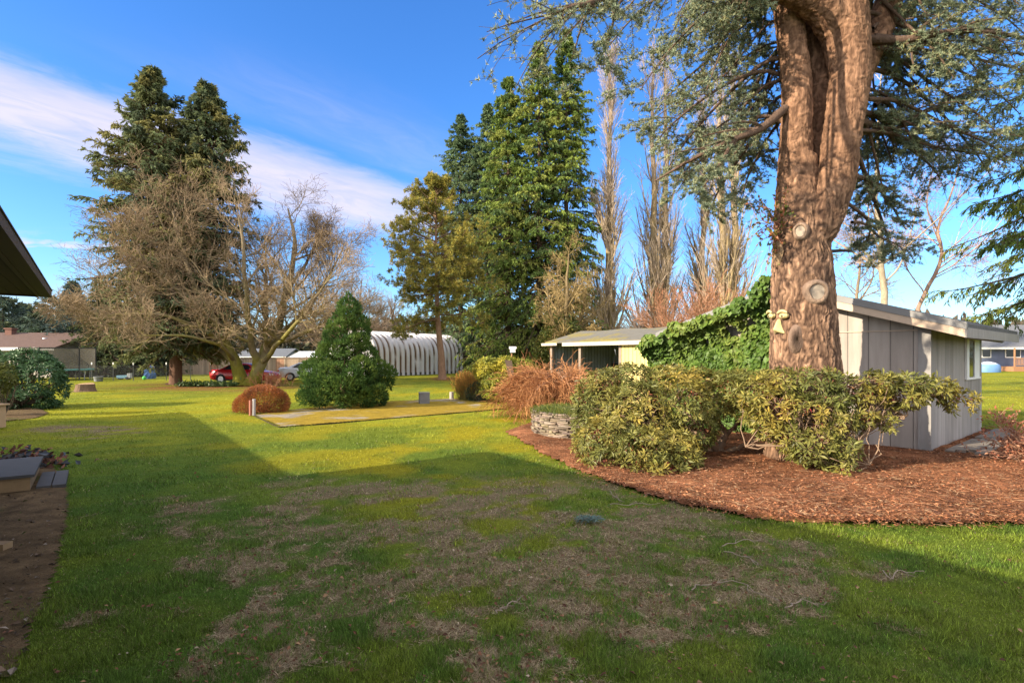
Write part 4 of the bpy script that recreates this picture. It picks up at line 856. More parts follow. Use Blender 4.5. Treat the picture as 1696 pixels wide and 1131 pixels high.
def cedar():
    base = np.array([5.51, 10.65, 0.0]); Zt = 10.65
    t = thing('cedar_tree', 'huge blue cedar with a thick forked trunk rising out of the rhododendrons', 'tree', base)
    Q = lambda px, py, dz=0.0: pt(px, py, Zt + dz)
    raw = MB()
    def limb(pts, r, n=70, sides=40):
        P = resamp(np.array([p for p in pts]), n); R = np.interp(np.linspace(0, 1, n), np.linspace(0, 1, len(r)), r); capped(raw, P, R, sides)
    s = Zt / F
    limb([Q(1336, 780), Q(1336, 700), Q(1335, 620), Q(1331, 540), Q(1329, 470), Q(1327, 400), Q(1322, 330, .02), Q(1325, 260, .05)], [.78, .66, .59, .555, .515, .46, .37, .28])
    limb([Q(1334, 470), Q(1340, 410, -.1), Q(1360, 370, -.2), Q(1384, 300, -.25), Q(1394, 220, -.25), Q(1407, 130, -.2), Q(1398, 40, -.1), Q(1385, -60, 0), Q(1378, -220, 0), Q(1375, -420, 0)], [.26, .29, .31, .305, .305, .32, .42, .40, .32, .22])
    limb([Q(1318, 420), Q(1317, 330, .05), Q(1318, 240, .05), Q(1320, 150, .1), Q(1310, 60, .15), Q(1298, -40, .2), Q(1290, -240, .3)], [.34, .31, .275, .255, .24, .24, .18])
    limb([Q(1345, 330, .3), Q(1358, 230, .4), Q(1357, 120, .45), Q(1345, 20, .5), Q(1340, -150, .6)], [.28, .26, .24, .23, .18])
    limb([Q(1400, 190, .2), Q(1425, 120, .3), Q(1455, 50, .45), Q(1480, -30, .6), Q(1500, -180, .8)], [.20, .22, .24, .22, .15])
    limb([Q(1400, 60, -.1), Q(1355, 8, -.25), Q(1290, -22, -.5), Q(1200, -45, -1.0)], [.36, .30, .22, .15])
    o = raw.build('trunk', bark_m)
    rm = o.modifiers.new('remesh', 'REMESH'); rm.mode = 'VOXEL'; rm.voxel_size = 0.019
    dg = bpy.context.evaluated_depsgraph_get(); me = o.evaluated_get(dg).to_mesh(); n = len(me.vertices)
    V = np.empty(n * 3, np.float32); me.vertices.foreach_get('co', V); V = V.reshape(-1, 3).astype(float); Nn = np.empty(n * 3, np.float32); me.vertices.foreach_get('normal', Nn); Nn = Nn.reshape(-1, 3).astype(float)
    me.calc_loop_triangles(); T = np.empty(len(me.loop_triangles) * 3, np.int32); me.loop_triangles.foreach_get('vertices', T); T = T.reshape(-1, 3)
    E = np.empty(len(me.edges) * 2, np.int32); me.edges.foreach_get('vertices', E); E = E.reshape(-1, 2)
    bpy.data.objects.remove(o)
    for _ in range(2):                                    # relax the voxel steps
        acc = np.zeros_like(V); cnt = np.zeros(n); np.add.at(acc, E[:, 0], V[E[:, 1]]); np.add.at(acc, E[:, 1], V[E[:, 0]]); np.add.at(cnt, E.ravel(), 1); V = V * .4 + .6 * acc / np.maximum(cnt, 1)[:, None]
    wv = V + (np.stack([fbm(V * 3.2, 3, 201), fbm(V * 3.2, 3, 211), fbm(V * 3.2, 3, 212)], -1) - .5) * [.20, .20, .55]
    rid = np.clip(np.abs(vnoise(wv * [22, 22, 5.0], 202) - .5) * 2.7, 0, 1) * (.55 + .45 * np.clip(np.abs(vnoise(wv * [15, 15, 10], 207) - .5) * 4, 0, 1)); rid2 = np.abs(vnoise(wv * [34, 34, 12], 203) - .5) * 2
    up = sstep(V[:, 2], 4.2, 5.6)                          # finer bark on the stems, with cross wrinkles
    wr = np.abs(vnoise(wv * [5, 5, 20], 204) - .5) * 2
    h = (1 - up) * (0.028 * rid + .014 * rid2) + up * (0.014 * rid + .016 * wr + .010 * rid2) + .07 * (fbm(V * 1.6, 3, 205) - .5)
    V = V + Nn * h[:, None]
    g = np.clip(h * 18 + .1, .12, 1.0)[:, None]
    g = np.clip(((1 - up) * (.75 * rid + .35 * rid2) + up * (.45 * rid + .4 * wr + .3 * rid2)), 0, 1)[:, None]; g = g ** 1.05; c = np.array([.040, .023, .018]) * (1 - g) + np.array([.43, .262, .165]) * g
    c = c * (0.72 + .56 * fbm(V * 3.0, 3, 206)[:, None]); red = (up * .35)[:, None]; c = c * (1 - red) + np.array([.36, .180, .098]) * red * (0.35 + g * .9)
    MB().add(V, T, c, 0, True).build('trunk', bark_m, t)
    # limb scars: a raised collar and a pale disc
    scar_m = mat('scar_wood', (.33, .29, .25), .9, .2, 8); pale = mat('scar_face', (.30, .25, .195), .9, .25, 9, .006, 18)
    from mathutils.bvhtree import BVHTree
    step = T[:, :]; bvh = BVHTree.FromPolygons([tuple(q) for q in V], [tuple(int(k) for k in q) for q in step])
    def on_trunk(px, py, *_):
        # where the sight line of the photograph meets the modelled bark, averaged over a hand's breadth
        hit = []
        for ox, oy in ((0, 0), (5, 0), (-5, 0), (0, 6), (0, -6), (4, 4), (-4, -4)):
            d = Vector(pt(px + ox, py + oy, 1.0) - np.array([0, 0, CAM_H])).normalized(); r = bvh.ray_cast(Vector((0, 0, CAM_H)), d)
            if r[0] is not None: hit.append(np.array(r[0]))
        c = np.array([5.48, 10.65]); p = hit[0]; r = np.mean([np.hypot(*(h[:2] - c)) for h in hit]); nr = np.array([p[0] - c[0], p[1] - c[1], 0.0]); nr /= np.linalg.norm(nr)
        return np.array([c[0] + nr[0] * r, c[1] + nr[1] * r, p[2]]), nr
        x = (px - CX) / F * (Zt - r); dx = np.clip((x - cx) / (r + .03), -.93, .93); y = Zt - math.sqrt(1 - dx * dx) * (r + .03); p = pt(px, py, y); nrm = np.array([dx, -math.sqrt(1 - dx * dx), 0.0]); return p, nrm
    for px, py, rr, asp in ((1352, 484, .135, 1.15), (1326, 384, .085, 1.35)):
        p, nr = on_trunk(px, py, .60); sx = np.array([-nr[1], nr[0], 0]); up_ = np.array([0, 0, 1.0]); th = np.arange(20) / 20 * 2 * np.pi
        mk = lambda r, d: p + nr * d + sx * (r * np.cos(th) * (1 + .06 * np.sin(3 * th)))[:, None] + up_ * (r * asp * np.sin(th) * (1 + .05 * np.cos(2 * th)))[:, None]
        rings = np.concatenate([mk(rr * 1.75, -.07), mk(rr * 1.45, .04), mk(rr * 1.1, .085), mk(rr * .86, .045)]); i = np.arange(80).reshape(4, 20); j = np.roll(i, -1, 1)
        f = np.stack([i[:-1], j[:-1], j[1:], i[1:]], -1).reshape(-1, 4)
        m = MB(); m.add(rings, f, np.repeat([[.16, .105, .08], [.24, .165, .12], [.30, .21, .15], [.17, .12, .09]], 20, 0), 0, True); k = m.build('limb_scar', bark_m, t)
        m = MB(); m.add(mk(rr * .90, .048), [list(range(20))]); q = m.build('scar_face', pale, t); q.parent = k
    p, nr = on_trunk(1290, 421); sx = np.array([-nr[1], nr[0], 0]); rows = []
    for zz, w in ((.24, .03), (.16, .10), (.05, .15), (-.06, .13), (-.15, .07), (-.22, .02)): rows.append(np.array([p + sx * (w * x) + np.array([0, 0, zz + .02 * math.sin(9 * x + zz * 20)]) + nr * (.035 * (1 - x * x) + .012) for x in np.linspace(-1, 1, 7)]))
    i = np.arange(42).reshape(6, 7); m = MB(); m.add(np.concatenate(rows), np.stack([i[:-1, :-1], i[1:, :-1], i[1:, 1:], i[:-1, 1:]], -1).reshape(-1, 4), np.clip(np.array([.36, .24, .14]) * (.6 + .8 * fbm(np.concatenate(rows) * 9, 3, 208)[:, None]), 0, 1), 0, True); m.build('bare_wood', bark_m, t)
    p, nr = on_trunk(1321, 562, .66); m = MB(); bl = p; th = np.arange(14) / 14 * 2 * np.pi; rows = [bl + nr * d + np.c_[r * np.cos(th), 0 * th, r * 1.6 * np.sin(th)] for r, d in ((.20, -.10), (.15, .04), (.08, .09), (.01, .03))]; i = np.arange(56).reshape(4, 14); j = np.roll(i, -1, 1); m.add(np.concatenate(rows), np.stack([i[:-1], j[:-1], j[1:], i[1:]], -1).reshape(-1, 4), np.repeat([[.2, .13, .1], [.22, .15, .11], [.12, .08, .06], [.04, .028, .02]], 14, 0), 0, True); m.build('burl', bark_m, t)
    a = Q(1378, 416, -.1); m = MB(); capped(m, np.array([a, a + [.22, 0, .01], a + [.36, .0, 0]]), np.array([.03, .026, .024]), 8, (.06, .05, .045)); m.build('branch_stub', bark_m, t)
    # face ornaments pinned on the bark
    res = mat('resin', (.50, .42, .20), .6, .18, 12, .003, 30)
    for nm, px, py, lab in (('eye_ornament', 1283, 523, 'resin eye pinned on the cedar bark, the one nearer the ivy'), ('eye_ornament', 1301, 523, 'resin eye pinned on the cedar bark above the nose, nearer the trunk centre')):
        p, nr = on_trunk(px, py, .655); p = p + nr * .05; sx = np.array([-nr[1], nr[0], 0]); th = np.arange(16) / 16 * 2 * np.pi; m = MB()
        for (w, h, d, dz) in ((.085, .055, .02, 0),):
            r0 = p + sx * (w * np.cos(th))[:, None] + np.array([0, 0, 1]) * (h * np.sin(th))[:, None] - nr * .03; r1 = r0 + nr * .05; r2 = p + nr * .055 + sx * (w * .55 * np.cos(th))[:, None] + np.array([0, 0, 1]) * (h * .55 * np.sin(th) - .006)[:, None]
            i = np.arange(48).reshape(3, 16); j = np.roll(i, -1, 1); m.add(np.concatenate([r0, r1, r2]), np.stack([i[:-1], j[:-1], j[1:], i[1:]], -1).reshape(-1, 4)); m.add(r2, [list(range(16))])
        e = m.build(nm, res); tag(e, lab, 'ornament', 'resin face pieces on the cedar trunk')
        b = MB(); P = np.array([p + sx * x + np.array([0, 0, .05 + .035 * math.cos(x * 17)]) + nr * .05 for x in np.linspace(-.10, .10, 8)]); capped(b, P, np.array([.012, .022, .026, .028, .028, .026, .022, .012]), 8); br = b.build('brow', res); br.parent = e
        pu = MB(); P = p + nr * .062 + np.array([0, 0, -.01]); pu.add(P + sx * (.022 * np.cos(th))[:, None] + np.array([0, 0, 1]) * (.022 * np.sin(th))[:, None], [list(range(16))]); pp = pu.build('pupil', mat('resin_dark', (.10, .075, .04), .6, .1)); pp.parent = e
    p, nr = on_trunk(1292, 540, .66); p = p + nr * .03; sx = np.array([-nr[1], nr[0], 0]); rows = []
    for z, w, d in ((.13, .02, .03), (.08, .035, .07), (0, .055, .11), (-.06, .09, .14), (-.09, .12, .11), (-.12, .125, .04)):
        rows.append(np.array([p + np.array([0, 0, z]) + sx * (w * x) + nr * (d * (1 - abs(x) ** 1.7) - .02) for x in np.linspace(-1, 1, 9)]) + np.outer(np.abs(np.linspace(-1, 1, 9)) * .02 * (z < -.05), [0, 0, -1]))
    i = np.arange(54).reshape(6, 9); m = MB(); m.add(np.concatenate(rows), np.stack([i[:-1, :-1], i[1:, :-1], i[1:, 1:], i[:-1, 1:]], -1).reshape(-1, 4), None, 0, True); tag(m.build('nose_ornament', res), 'resin nose with flared nostrils pinned on the cedar bark', 'ornament', 'resin face pieces on the cedar trunk')
    # limbs and needles
    prim = []; rad = []
    def add(pts, r0, n=12): prim.append(resamp(np.array(pts), n)); rad.append(np.linspace(r0, r0 * .18, n))
    # the low left limb and its neighbours
    add([Q(1300, 180), Q(1262, 212, -.3), Q(1215, 232, -.5), Q(1150, 262, -.4), Q(1085, 300, .2)], .085)
    add([Q(1215, 232, -.5), Q(1190, 275, -.8), Q(1150, 330, -1.0)], .04)
    add([Q(1440, 66, .1), Q(1500, 66, -.1), Q(1580, 52, -.3), Q(1660, 56, -.3), Q(1760, 80, .0)], .09)
    add([Q(1425, 200, .4), Q(1480, 215, .8), Q(1540, 180, 1.2), Q(1620, 160, 1.6)], .07)
    add([Q(1405, 290, .3), Q(1440, 300, .9), Q(1470, 330, 1.4), Q(1500, 380, 1.8)], .06)
    add([Q(1395, 330, .3), Q(1440, 370, .8), Q(1430, 420, 1.2)], .04)
    # hanging branch across the top of the picture
    add([Q(1290, -60, -1), Q(1120, -60, -2.2), Q(1030, -35, -3.0), Q(1000, -5, -3.3), Q(970, 8, -3.5), Q(945, 12, -3.6), Q(915, 25, -3.7)], .07, 16)
    add([Q(1100, -60, -2), Q(1030, 0, -2.4), Q(1010, 60, -2.6), Q(985, 120, -2.7)], .03)
    add([Q(1180, -60, -1.6), Q(1090, -20, -2.2), Q(1000, 0, -2.6), Q(930, 30, -2.9)], .04)
    tops = [(Q(1298, -40, .2), 1), (Q(1385, -60), 1), (Q(1345, 0, .5), 1)]
    left = [(1120, 30, -.6), (1090, 110, .5), (1075, 200, 1.2), (1110, 60, 1.6), (1150, 10, .6), (1060, 150, -.3), (1190, 60, -.4), (1130, 180, 1.8), (1100, 290, 1.0), (1180, 300, 1.4), (1220, 110, .8), (1170, 150, -.2), (1250, 40, .9), (1075, 250, .2), (1210, 20, -.7), (1120, 320, .6), (1230, 270, 1.6), (1170, 360, 1.3), (1225, 350, 2.2)]
    for x, y, dz in left:
        st = Q(rng.uniform(1292, 1312), y - rng.uniform(90, 240), rng.uniform(.1, .6)); en = Q(x, y, dz * 1.2); md = (st + en) / 2 + [0, 0, rng.uniform(.1, .55)]
        add([st, st * .6 + md * .4 + [0, 0, .2], md, md * .35 + en * .65 + [0, 0, .12], en], rng.uniform(.035, .055))
    right = [(1500, 130, .8), (1560, 210, 1.4), (1640, 110, .4), (1690, 190, 1.2), (1600, 280, 2.0), (1480, 280, 1.6), (1540, 40, 0), (1620, 20, .8), (1700, 60, 1.6), (1450, 180, 1.5), (1520, 260, .6), (1660, 230, .4), (1580, 130, -.3), (1500, 20, 1.8), (1690, 10, -.2), (1450, 100, 2.2), (1560, 300, 2.6), (1450, 260, 2.0), (1640, 290, 2.6), (1470, 360, 1.2), (1480, 430, 2.0), (1440, 330, 1.7), (1600, 90, 2.4), (1520, 190, 2.2), (1740, 140, 2.2), (1680, 270, 1.5)]
    for x, y, dz in right:
        st = Q(rng.uniform(1400, 1450), y - rng.uniform(60, 200), rng.uniform(.1, .7)); en = Q(x, y, dz); md = (st + en) / 2 + [0, 0, rng.uniform(.05, .45)]
        add([st, st * .6 + md * .4 + [0, 0, .15], md, md * .35 + en * .65 + [0, 0, .1], en], rng.uniform(.035, .06))
    for x, y, dz in left[::2] + [(x + 30, y - 40, dz + .9) for x, y, dz in left[1::2]]:
        st = Q(rng.uniform(1292, 1312), y - rng.uniform(60, 200), rng.uniform(.1, .6)); en = Q(x + rng.uniform(-25, 40), y + rng.uniform(-30, 25), dz * rng.uniform(.4, 1.6)); md = (st + en) / 2 + [0, 0, rng.uniform(.0, .5)]
        add([st, st * .6 + md * .4 + [0, 0, .15], md, md * .35 + en * .65 + [0, 0, .1], en], rng.uniform(.025, .04))
    for x, y, dz in right[::2]:
        st = Q(rng.uniform(1400, 1450), y - rng.uniform(30, 160), rng.uniform(.1, .7)); en = Q(x + rng.uniform(-40, 40), y + rng.uniform(-40, 20), dz + rng.uniform(-.3, .8)); md = (st + en) / 2 + [0, 0, rng.uniform(.0, .4)]
        add([st, st * .6 + md * .4 + [0, 0, .1], md, md * .35 + en * .65 + [0, 0, .1], en], rng.uniform(.025, .045))
    for k in range(34):                                    # the crown above the picture
        zz = rng.uniform(8.6, 17); a = rng.uniform(-.9, 4.1); L = rng.uniform(2.6, 5.2) * (1 - max(0, zz - 10) / 11); st = np.array([5.9 + rng.normal() * .2, 11.2 + rng.normal() * .15, zz - .3]); d = np.array([np.cos(a), np.sin(a), 0])
        add([st, st + d * L * .4 + [0, 0, .5], st + d * L * .75 + [0, 0, .5], st + d * L + [0, 0, -.1]], .06)
    P1 = [p for p in prim if len(p) == 12]; R1 = [r for p, r in zip(prim, rad) if len(p) == 12]
    br = MB()
    for p, r in zip(prim, rad): v, f = tubes(p, r, 7); br.add(v, f, (.13, .085, .062), 0, True)
    P1 = np.array([p if len(p) == 12 else p[np.round(np.linspace(0, len(p) - 1, 12)).astype(int)] for p in prim]); R1 = np.array([np.interp(np.linspace(0, 1, 12), np.linspace(0, 1, len(r)), r) for r in rad])
    def flat(P): return P
    P2, R2 = kids(P1, R1, 15, .22, 1.0, (35, 75), (.22, .42), 6, -.06, .10, .5, .3, .35, .35)
    h = P2[:, -1] - P2[:, 0]; P2[:, :, 2] = P2[:, :1, 2] + (P2[:, :, 2] - P2[:, :1, 2]) * .45 - np.linspace(0, 1, 6)[None] ** 2 * np.linalg.norm(h, axis=1)[:, None] * .16
    v, f = tubes(P2, np.maximum(R2, .004), 4); br.add(v, f, (.13, .09, .065))
    P3, R3 = kids(P2, R2, 7, .12, 1.0, (30, 70), (.28, .55), 4, -.12, .12, .6, .4, .3, .10)
    P3[:, :, 2] = P3[:, :1, 2] + (P3[:, :, 2] - P3[:, :1, 2]) * .5
    v, f = tubes(P3, np.full(P3.shape[:2], .003), 3); br.add(v, f, (.12, .085, .06))
    br.build('branches', bark_m, t)
    nd = MB()
    for P, n, t0 in ((P1, 22, .35), (P2, 11, .12), (P3, 6, .0)):
        idx = np.repeat(np.arange(len(P)), n); q, T = at_t(P[idx], rng.uniform(t0, 1, len(idx))); k = rng.uniform(size=len(q)) < .93; q, T = q[k], T[k]
        q = q + rng.normal(size=q.shape) * .012
        tufts(nd, q, T * .4 + [0, 0, .8], BLUE, 6, .060, .015, [4, 3, 3, 1.5])
    nd.build('crown', needle_m, t)
cedar()

# ------------------------------------------------------------------ evergreens
def conifer(name, label, base, H, Rm, prof, cols, nb=220, nsec=9, nsp=5, sp=(.36, .10), t0=.12, droop=.25, trunk_r=.3, tcol=(.10, .07, .05), group=None, lead=None, w=None, rise=25, hang=.35, trunk_to=1.0, azim=None, cat='tree', bareb=True):
    base = np.array([base[0], base[1], 0.0]); t = thing(name, label, cat, base, group)
    tr = MB(); leads = lead or [((0, 0), H)]
    for (ox, oy), hh in leads:
        P = resamp(np.array([base + [0, 0, -.1], base + [0, 0, H * .02], base + [ox * .15, oy * .15, H * .35], base + [ox, oy, hh * .7], base + [ox, oy, hh]]), 24)
        R = trunk_r * np.interp(np.linspace(0, 1, 24), [0, .03, .2, 1], [1.35, 1.0, .85, .04]); capped(tr, P, R, 12, tcol)
    tr.build('trunk', bark_m, t)
    u = np.sort(rng.uniform(0, 1, nb)) ** .92; zf = t0 + (1 - t0) * u; li = rng.integers(0, len(leads), nb); hh = np.array([l[1] for l in leads])[li]; off = np.array([l[0] for l in leads], float)[li]
    z = zf * hh; k = np.clip(zf, 0, 1); fx = np.where(zf < .35, zf / .35 * .15, .15 + .85 * np.clip((zf - .35) / .35, 0, 1))
    S = np.c_[base[0] + off[:, 0] * fx, base[1] + off[:, 1] * fx, z]
    az = (np.arange(nb) * 2.39996 + rng.normal(size=nb) * .3) if azim is None else rng.uniform(azim[0], azim[1], nb)
    blot = 0.55 + .85 * fbm(np.c_[np.cos(az) * 1.3, np.sin(az) * 1.3, z * .35], 2, 300 + int(abs(base[0]) * 7) % 90)
    L = Rm * prof(u) * rng.uniform(.72, 1.12, nb) * blot + .12
    el = np.radians(rise * (u - .35) + rng.normal(size=nb) * 7); K = 7; s = np.linspace(0, 1, K)
    hx = np.stack([np.cos(az), np.sin(az), 0 * az], 1)
    B = S[:, None, :] + hx[:, None, :] * (L[:, None] * s[None])[..., None] * np.cos(el)[:, None, None]
    B[:, :, 2] += L[:, None] * (np.sin(el)[:, None] * s[None] - droop * (s[None] ** 1.6) * (1 - .6 * u[:, None]) + .10 * s[None] ** 4)
    bt = MB()
    if bareb:
        v, f = tubes(B, (trunk_r * .16 * (1 - .75 * s))[None] * (L / Rm)[:, None].clip(.25) ** .7, 4); bt.add(v, f, np.array(tcol) * .9)
    # secondaries
    idx = np.repeat(np.arange(nb), nsec); tt = rng.uniform(.12, 1, len(idx)); p, T = at_t(B[idx], tt); sd = np.where(rng.uniform(size=len(idx)) < .5, 1, -1); side = np.stack([-hx[idx, 1], hx[idx, 0], 0 * sd], 1) * sd[:, None]
    D = unit(T * rng.uniform(.5, 1.0, (len(idx), 1)) + side * rng.uniform(.5, 1.0, (len(idx), 1)) + rng.normal(size=T.shape) * .15); L2 = np.maximum(L[idx] * (.42 - .26 * tt) * rng.uniform(.7, 1.3, len(idx)), .15)
    B2 = grow(p, D, L2, 4, -hang * .5, .08)
    if bareb:
        v, f = tubes(B2, np.full(B2.shape[:2], trunk_r * .018 + .004), 3); bt.add(v, f, np.array(tcol) * .9); bt.build('branches', bark_m, t)
    i2 = np.repeat(np.arange(len(B2)), nsp); q, T2 = at_t(B2[i2], rng.uniform(.05, 1, len(i2)))
    D2 = unit(T2 + rng.normal(size=T2.shape) * .55 + [0, 0, -hang]); Nn = unit(rng.normal(size=T2.shape) * .75 + hx[idx][i2] * .8 + [0, 0, .35]); nn = len(q)
    V, f = leaves(q + rng.normal(size=q.shape) * .03, D2, Nn, sp[0] * rng.uniform(.6, 1.25, nn), sp[1] * rng.uniform(.7, 1.4, nn), .3, .4)
    cl = np.asarray(cols, float); bi = rng.choice(len(cl), nb, p=None if w is None else np.asarray(w) / np.sum(w)); bc = cl[bi]
    c = bc[idx][i2] * (1 + .20 * rng.normal(size=(nn, 1))) * (0.86 + .28 * rng.uniform(size=(len(idx), 1)))[i2]
    mb = MB(); mb.add(V, f, np.repeat(np.clip(c, .004, 1), 4, 0)); mb.build('crown', needle_m, t)
    return t
cone = lambda a=.85, b=.10: (lambda u: np.clip((1 - u) ** a + b * (u < .97), 0, 1.1) * np.interp(u, [0, .06, .15], [.75, .95, 1]))
slim = lambda u: np.interp(u, [0, .1, .3, .6, .85, 1], [.75, .95, 1, .72, .42, .04])
FIR = [(0.150, 0.221, 0.047), (0.215, 0.280, 0.055), (0.104, 0.163, 0.049), (0.260, 0.293, 0.065)]
FIRB = [(0.115, 0.176, 0.084), (0.162, 0.223, 0.095), (0.088, 0.142, 0.074)]
SPR = [(0.128, 0.162, 0.074), (0.182, 0.203, 0.084), (0.095, 0.124, 0.068), (0.230, 0.216, 0.078)]
def hgt(py, Z): return CAM_H + (HY - py) / F * Z
def evergreens():
    Z = 39.5; b = pt(291, 590, Z); H = hgt(116, Z)
    conifer('spruce_tree', 'tall dark spruce with two tops standing behind the bare maple', b, H, 4.6, lambda u: np.interp(u, [0, .1, .4, .65, .85, 1], [.80, 1.0, .90, .66, .36, .05]), SPR, 720, 14, 12, (.34, .10), .13, .30, .50, (.15, .085, .06), lead=[((-1.6, 0), H), ((1.9, .4), hgt(138, Z))], hang=.5)
    firs = [(763, 72, 190, 6.0, FIRB, 'blue green fir at the left end of the tall fir group, behind the pine'), (808, 70, 172, 5.4, FIRB, 'narrow fir second from the pine, with a dead brown cluster low in it'), (842, 57, 128, 4.8, FIR, 'mid height green fir left of the two highest firs'),
            (893, 56, 72, 5.2, FIR, 'very tall broad green fir just left of the highest fir'), (938, 57, 48, 4.6, FIR, 'highest fir of the group, with open drooping branches on its right side')]
    for px, Z, py, R, cols, lab in firs:
        conifer('fir_tree', lab, pt(px, 590, Z), hgt(py, Z), R, lambda u: np.interp(u, [0, .08, .3, .6, .8, .93, 1], [.8, 1, .95, .76, .47, .18, .02]), cols, 350, 12, 12, (.36, .11), .035, .46, .45, group='tall firs beyond the lawn', hang=.65, rise=18)
    conifer('hemlock_tree', 'dense low dark conifer under the left side of the bare maple', pt(178, 590, 55), hgt(478, 55), 3.6, cone(.8, .15), [(.05, .075, .038), (.07, .095, .038), (.095, .115, .045)], 260, 9, 6, (.40, .13), .02, .3, .25)
    conifer('hedge_conifer', 'broad dark evergreen hedge tree against the board fence', pt(226, 590, 57.5), hgt(566, 57.5), 4.0, lambda u: np.interp(u, [0, .5, .8, 1], [1, .95, .7, .2]), [(.045, .07, .034), (.062, .085, .036)], 220, 9, 6, (.36, .13), .02, .2, .2)
    conifer('blue_spruce', 'bluish spire shaped spruce behind the trampoline', pt(121, 590, 58), hgt(468, 58), 3.3, cone(.95, .06), [(.085, .125, .12), (.11, .155, .145), (.06, .095, .09)], 210, 9, 6, (.36, .12), .03, .22, .2, hang=.15)
    for px, Z, py, R, lab in ((5, 85, 494, 4.8, 'dark far conifer above the brown roof, at the picture edge'), (42, 92, 506, 3.4, 'slim far conifer above the brown roof between two broader trees'), (84, 84, 494, 5.0, 'olive far conifer right of the chimney with a ragged top')):
        conifer('far_conifer', lab, pt(px, 590, Z), hgt(py, Z), R, cone(.6, .2), [(.07, .105, .075), (.095, .115, .06), (.06, .085, .07)], 200, 8, 5, (.6, .2), .02, .25, .3, group='far conifers behind the brown roofed house', bareb=False)
    # fir reaching in at the right edge
    Z = 15.0; b = pt(1836, 590, Z); conifer('garden_fir', 'fir reaching in at the right edge with layered drooping branches', b, 14.0, 3.5, lambda u: np.interp(u, [0, .1, .5, 1], [1, 1, .8, .05]), [(.14, .20, .04), (.20, .24, .05), (.09, .13, .036)], 130, 20, 26, (.17, .036), .27, .34, .28, hang=.9, rise=6)
    # dark cypress on the lawn
evergreens()

def blobs_surface(blobs, n, inner=.72, gap=.36):
    B = np.asarray(blobs, float); c, r = B[:, :3], B[:, 3:6]; a = (r[:, 0] * r[:, 2] + r[:, 1] * r[:, 2] + r[:, 0] * r[:, 1]); i = rng.choice(len(B), n, p=a / a.sum()); d = runit(n); s = rng.uniform(inner, 1.0, n)[:, None] ** .5
    p = c[i] + d * r[i] * s; nrm = unit(d / r[i]); keep = np.ones(n, bool)
    for j in range(len(B)):
        q = (p - c[j]) / r[j]; keep &= (i == j) | ((q ** 2).sum(1) > .62)
    keep &= p[:, 2] > .03; keep &= fbm(p * 3.1, 2, 401) > gap + rng.normal(size=n) * .04; return p[keep], nrm[keep]
def fbmcol(P, cols, scale=1.5, seed=0, var=.18):
    cols = np.asarray(cols, float); v = np.clip(fbm(P * scale, 3, seed) * 1.6 - .3 + rng.normal(size=len(P)) * .12, 0, .999) * (len(cols) - 1); i = v.astype(int); f = (v - i)[:, None]; c = cols[i] * (1 - f) + cols[np.minimum(i + 1, len(cols) - 1)] * f
    return np.clip(c * (1 + var * rng.normal(size=(len(P), 1))), .004, 1)

def cypress():
    o = gp(569, 672); Z = o[1]; t = thing('cypress_shrub', 'dark green dwarf cypress, broad below and pointed, beside the mossy pad', 'shrub', o); s = Z / F
    m = MB(); capped(m, np.array([o, o + [0, 0, 1.0], o + [.1, 0, 3.0]]), np.array([.16, .12, .03]), 10, (.14, .09, .06)); 
    st = rng.uniform(0, 1, 60); S = o + np.c_[0 * st, 0 * st, .15 + 3.2 * st]; a = rng.uniform(0, 6.28, 60); D = np.c_[np.cos(a), np.sin(a), .35 + .4 * st]; P = grow(S, D, 1.7 * (1 - .75 * st), 6, .05, .1); v, f = tubes(P, np.linspace(.035, .01, 6)[None].repeat(60, 0), 5); m.add(v, f, (.12, .08, .05)); m.build('trunk', bark_m, t)
    bl = []
    prof = lambda z: np.interp(z, [0, .5, 1.0, 1.45, 2.0, 2.6, 3.2, 3.7, 4.2], [1.45, 1.95, 1.9, 1.62, 1.10, .92, .74, .48, .16])
    for k in range(120):
        z = rng.uniform(.25, 4.05) ** 1.0; a = rng.uniform(0, 6.28); R = prof(z); r = rng.uniform(.16, .46) * (.62 + .38 * R / 1.9); q = max(R - r * rng.uniform(.55, 1.25), 0); bl.append((o[0] + q * np.cos(a) + .05 * z, o[1] + q * np.sin(a) * .95, z, r * 1.1, r * 1.1, r))
    bl.append((*(o + [.22, 0, 4.05]), .16, .16, .38)); bl.append((o[0] + .05, o[1], 1.0, 1.2, 1.2, .9)); bl.append((o[0] + .1, o[1], 2.4, .5, .5, 1.1))
    p, nr = blobs_surface(bl, 72000, .5); n = len(p); D = unit(nr * .8 + rng.normal(size=nr.shape) * .45 + [0, 0, .6]); V, f = leaves(p, D, unit(rng.normal(size=nr.shape) + nr * .3), rng.uniform(.08, .20, n), rng.uniform(.022, .050, n), .2, .5)
    c = fbmcol(p, [(.026, .062, .016), (.046, .098, .020), (.082, .145, .028), (.13, .185, .034)], 2.2, 401); mb = MB(); mb.add(V, f, np.repeat(c, 4, 0)); mb.build('crown', needle_m, t)
cypress()
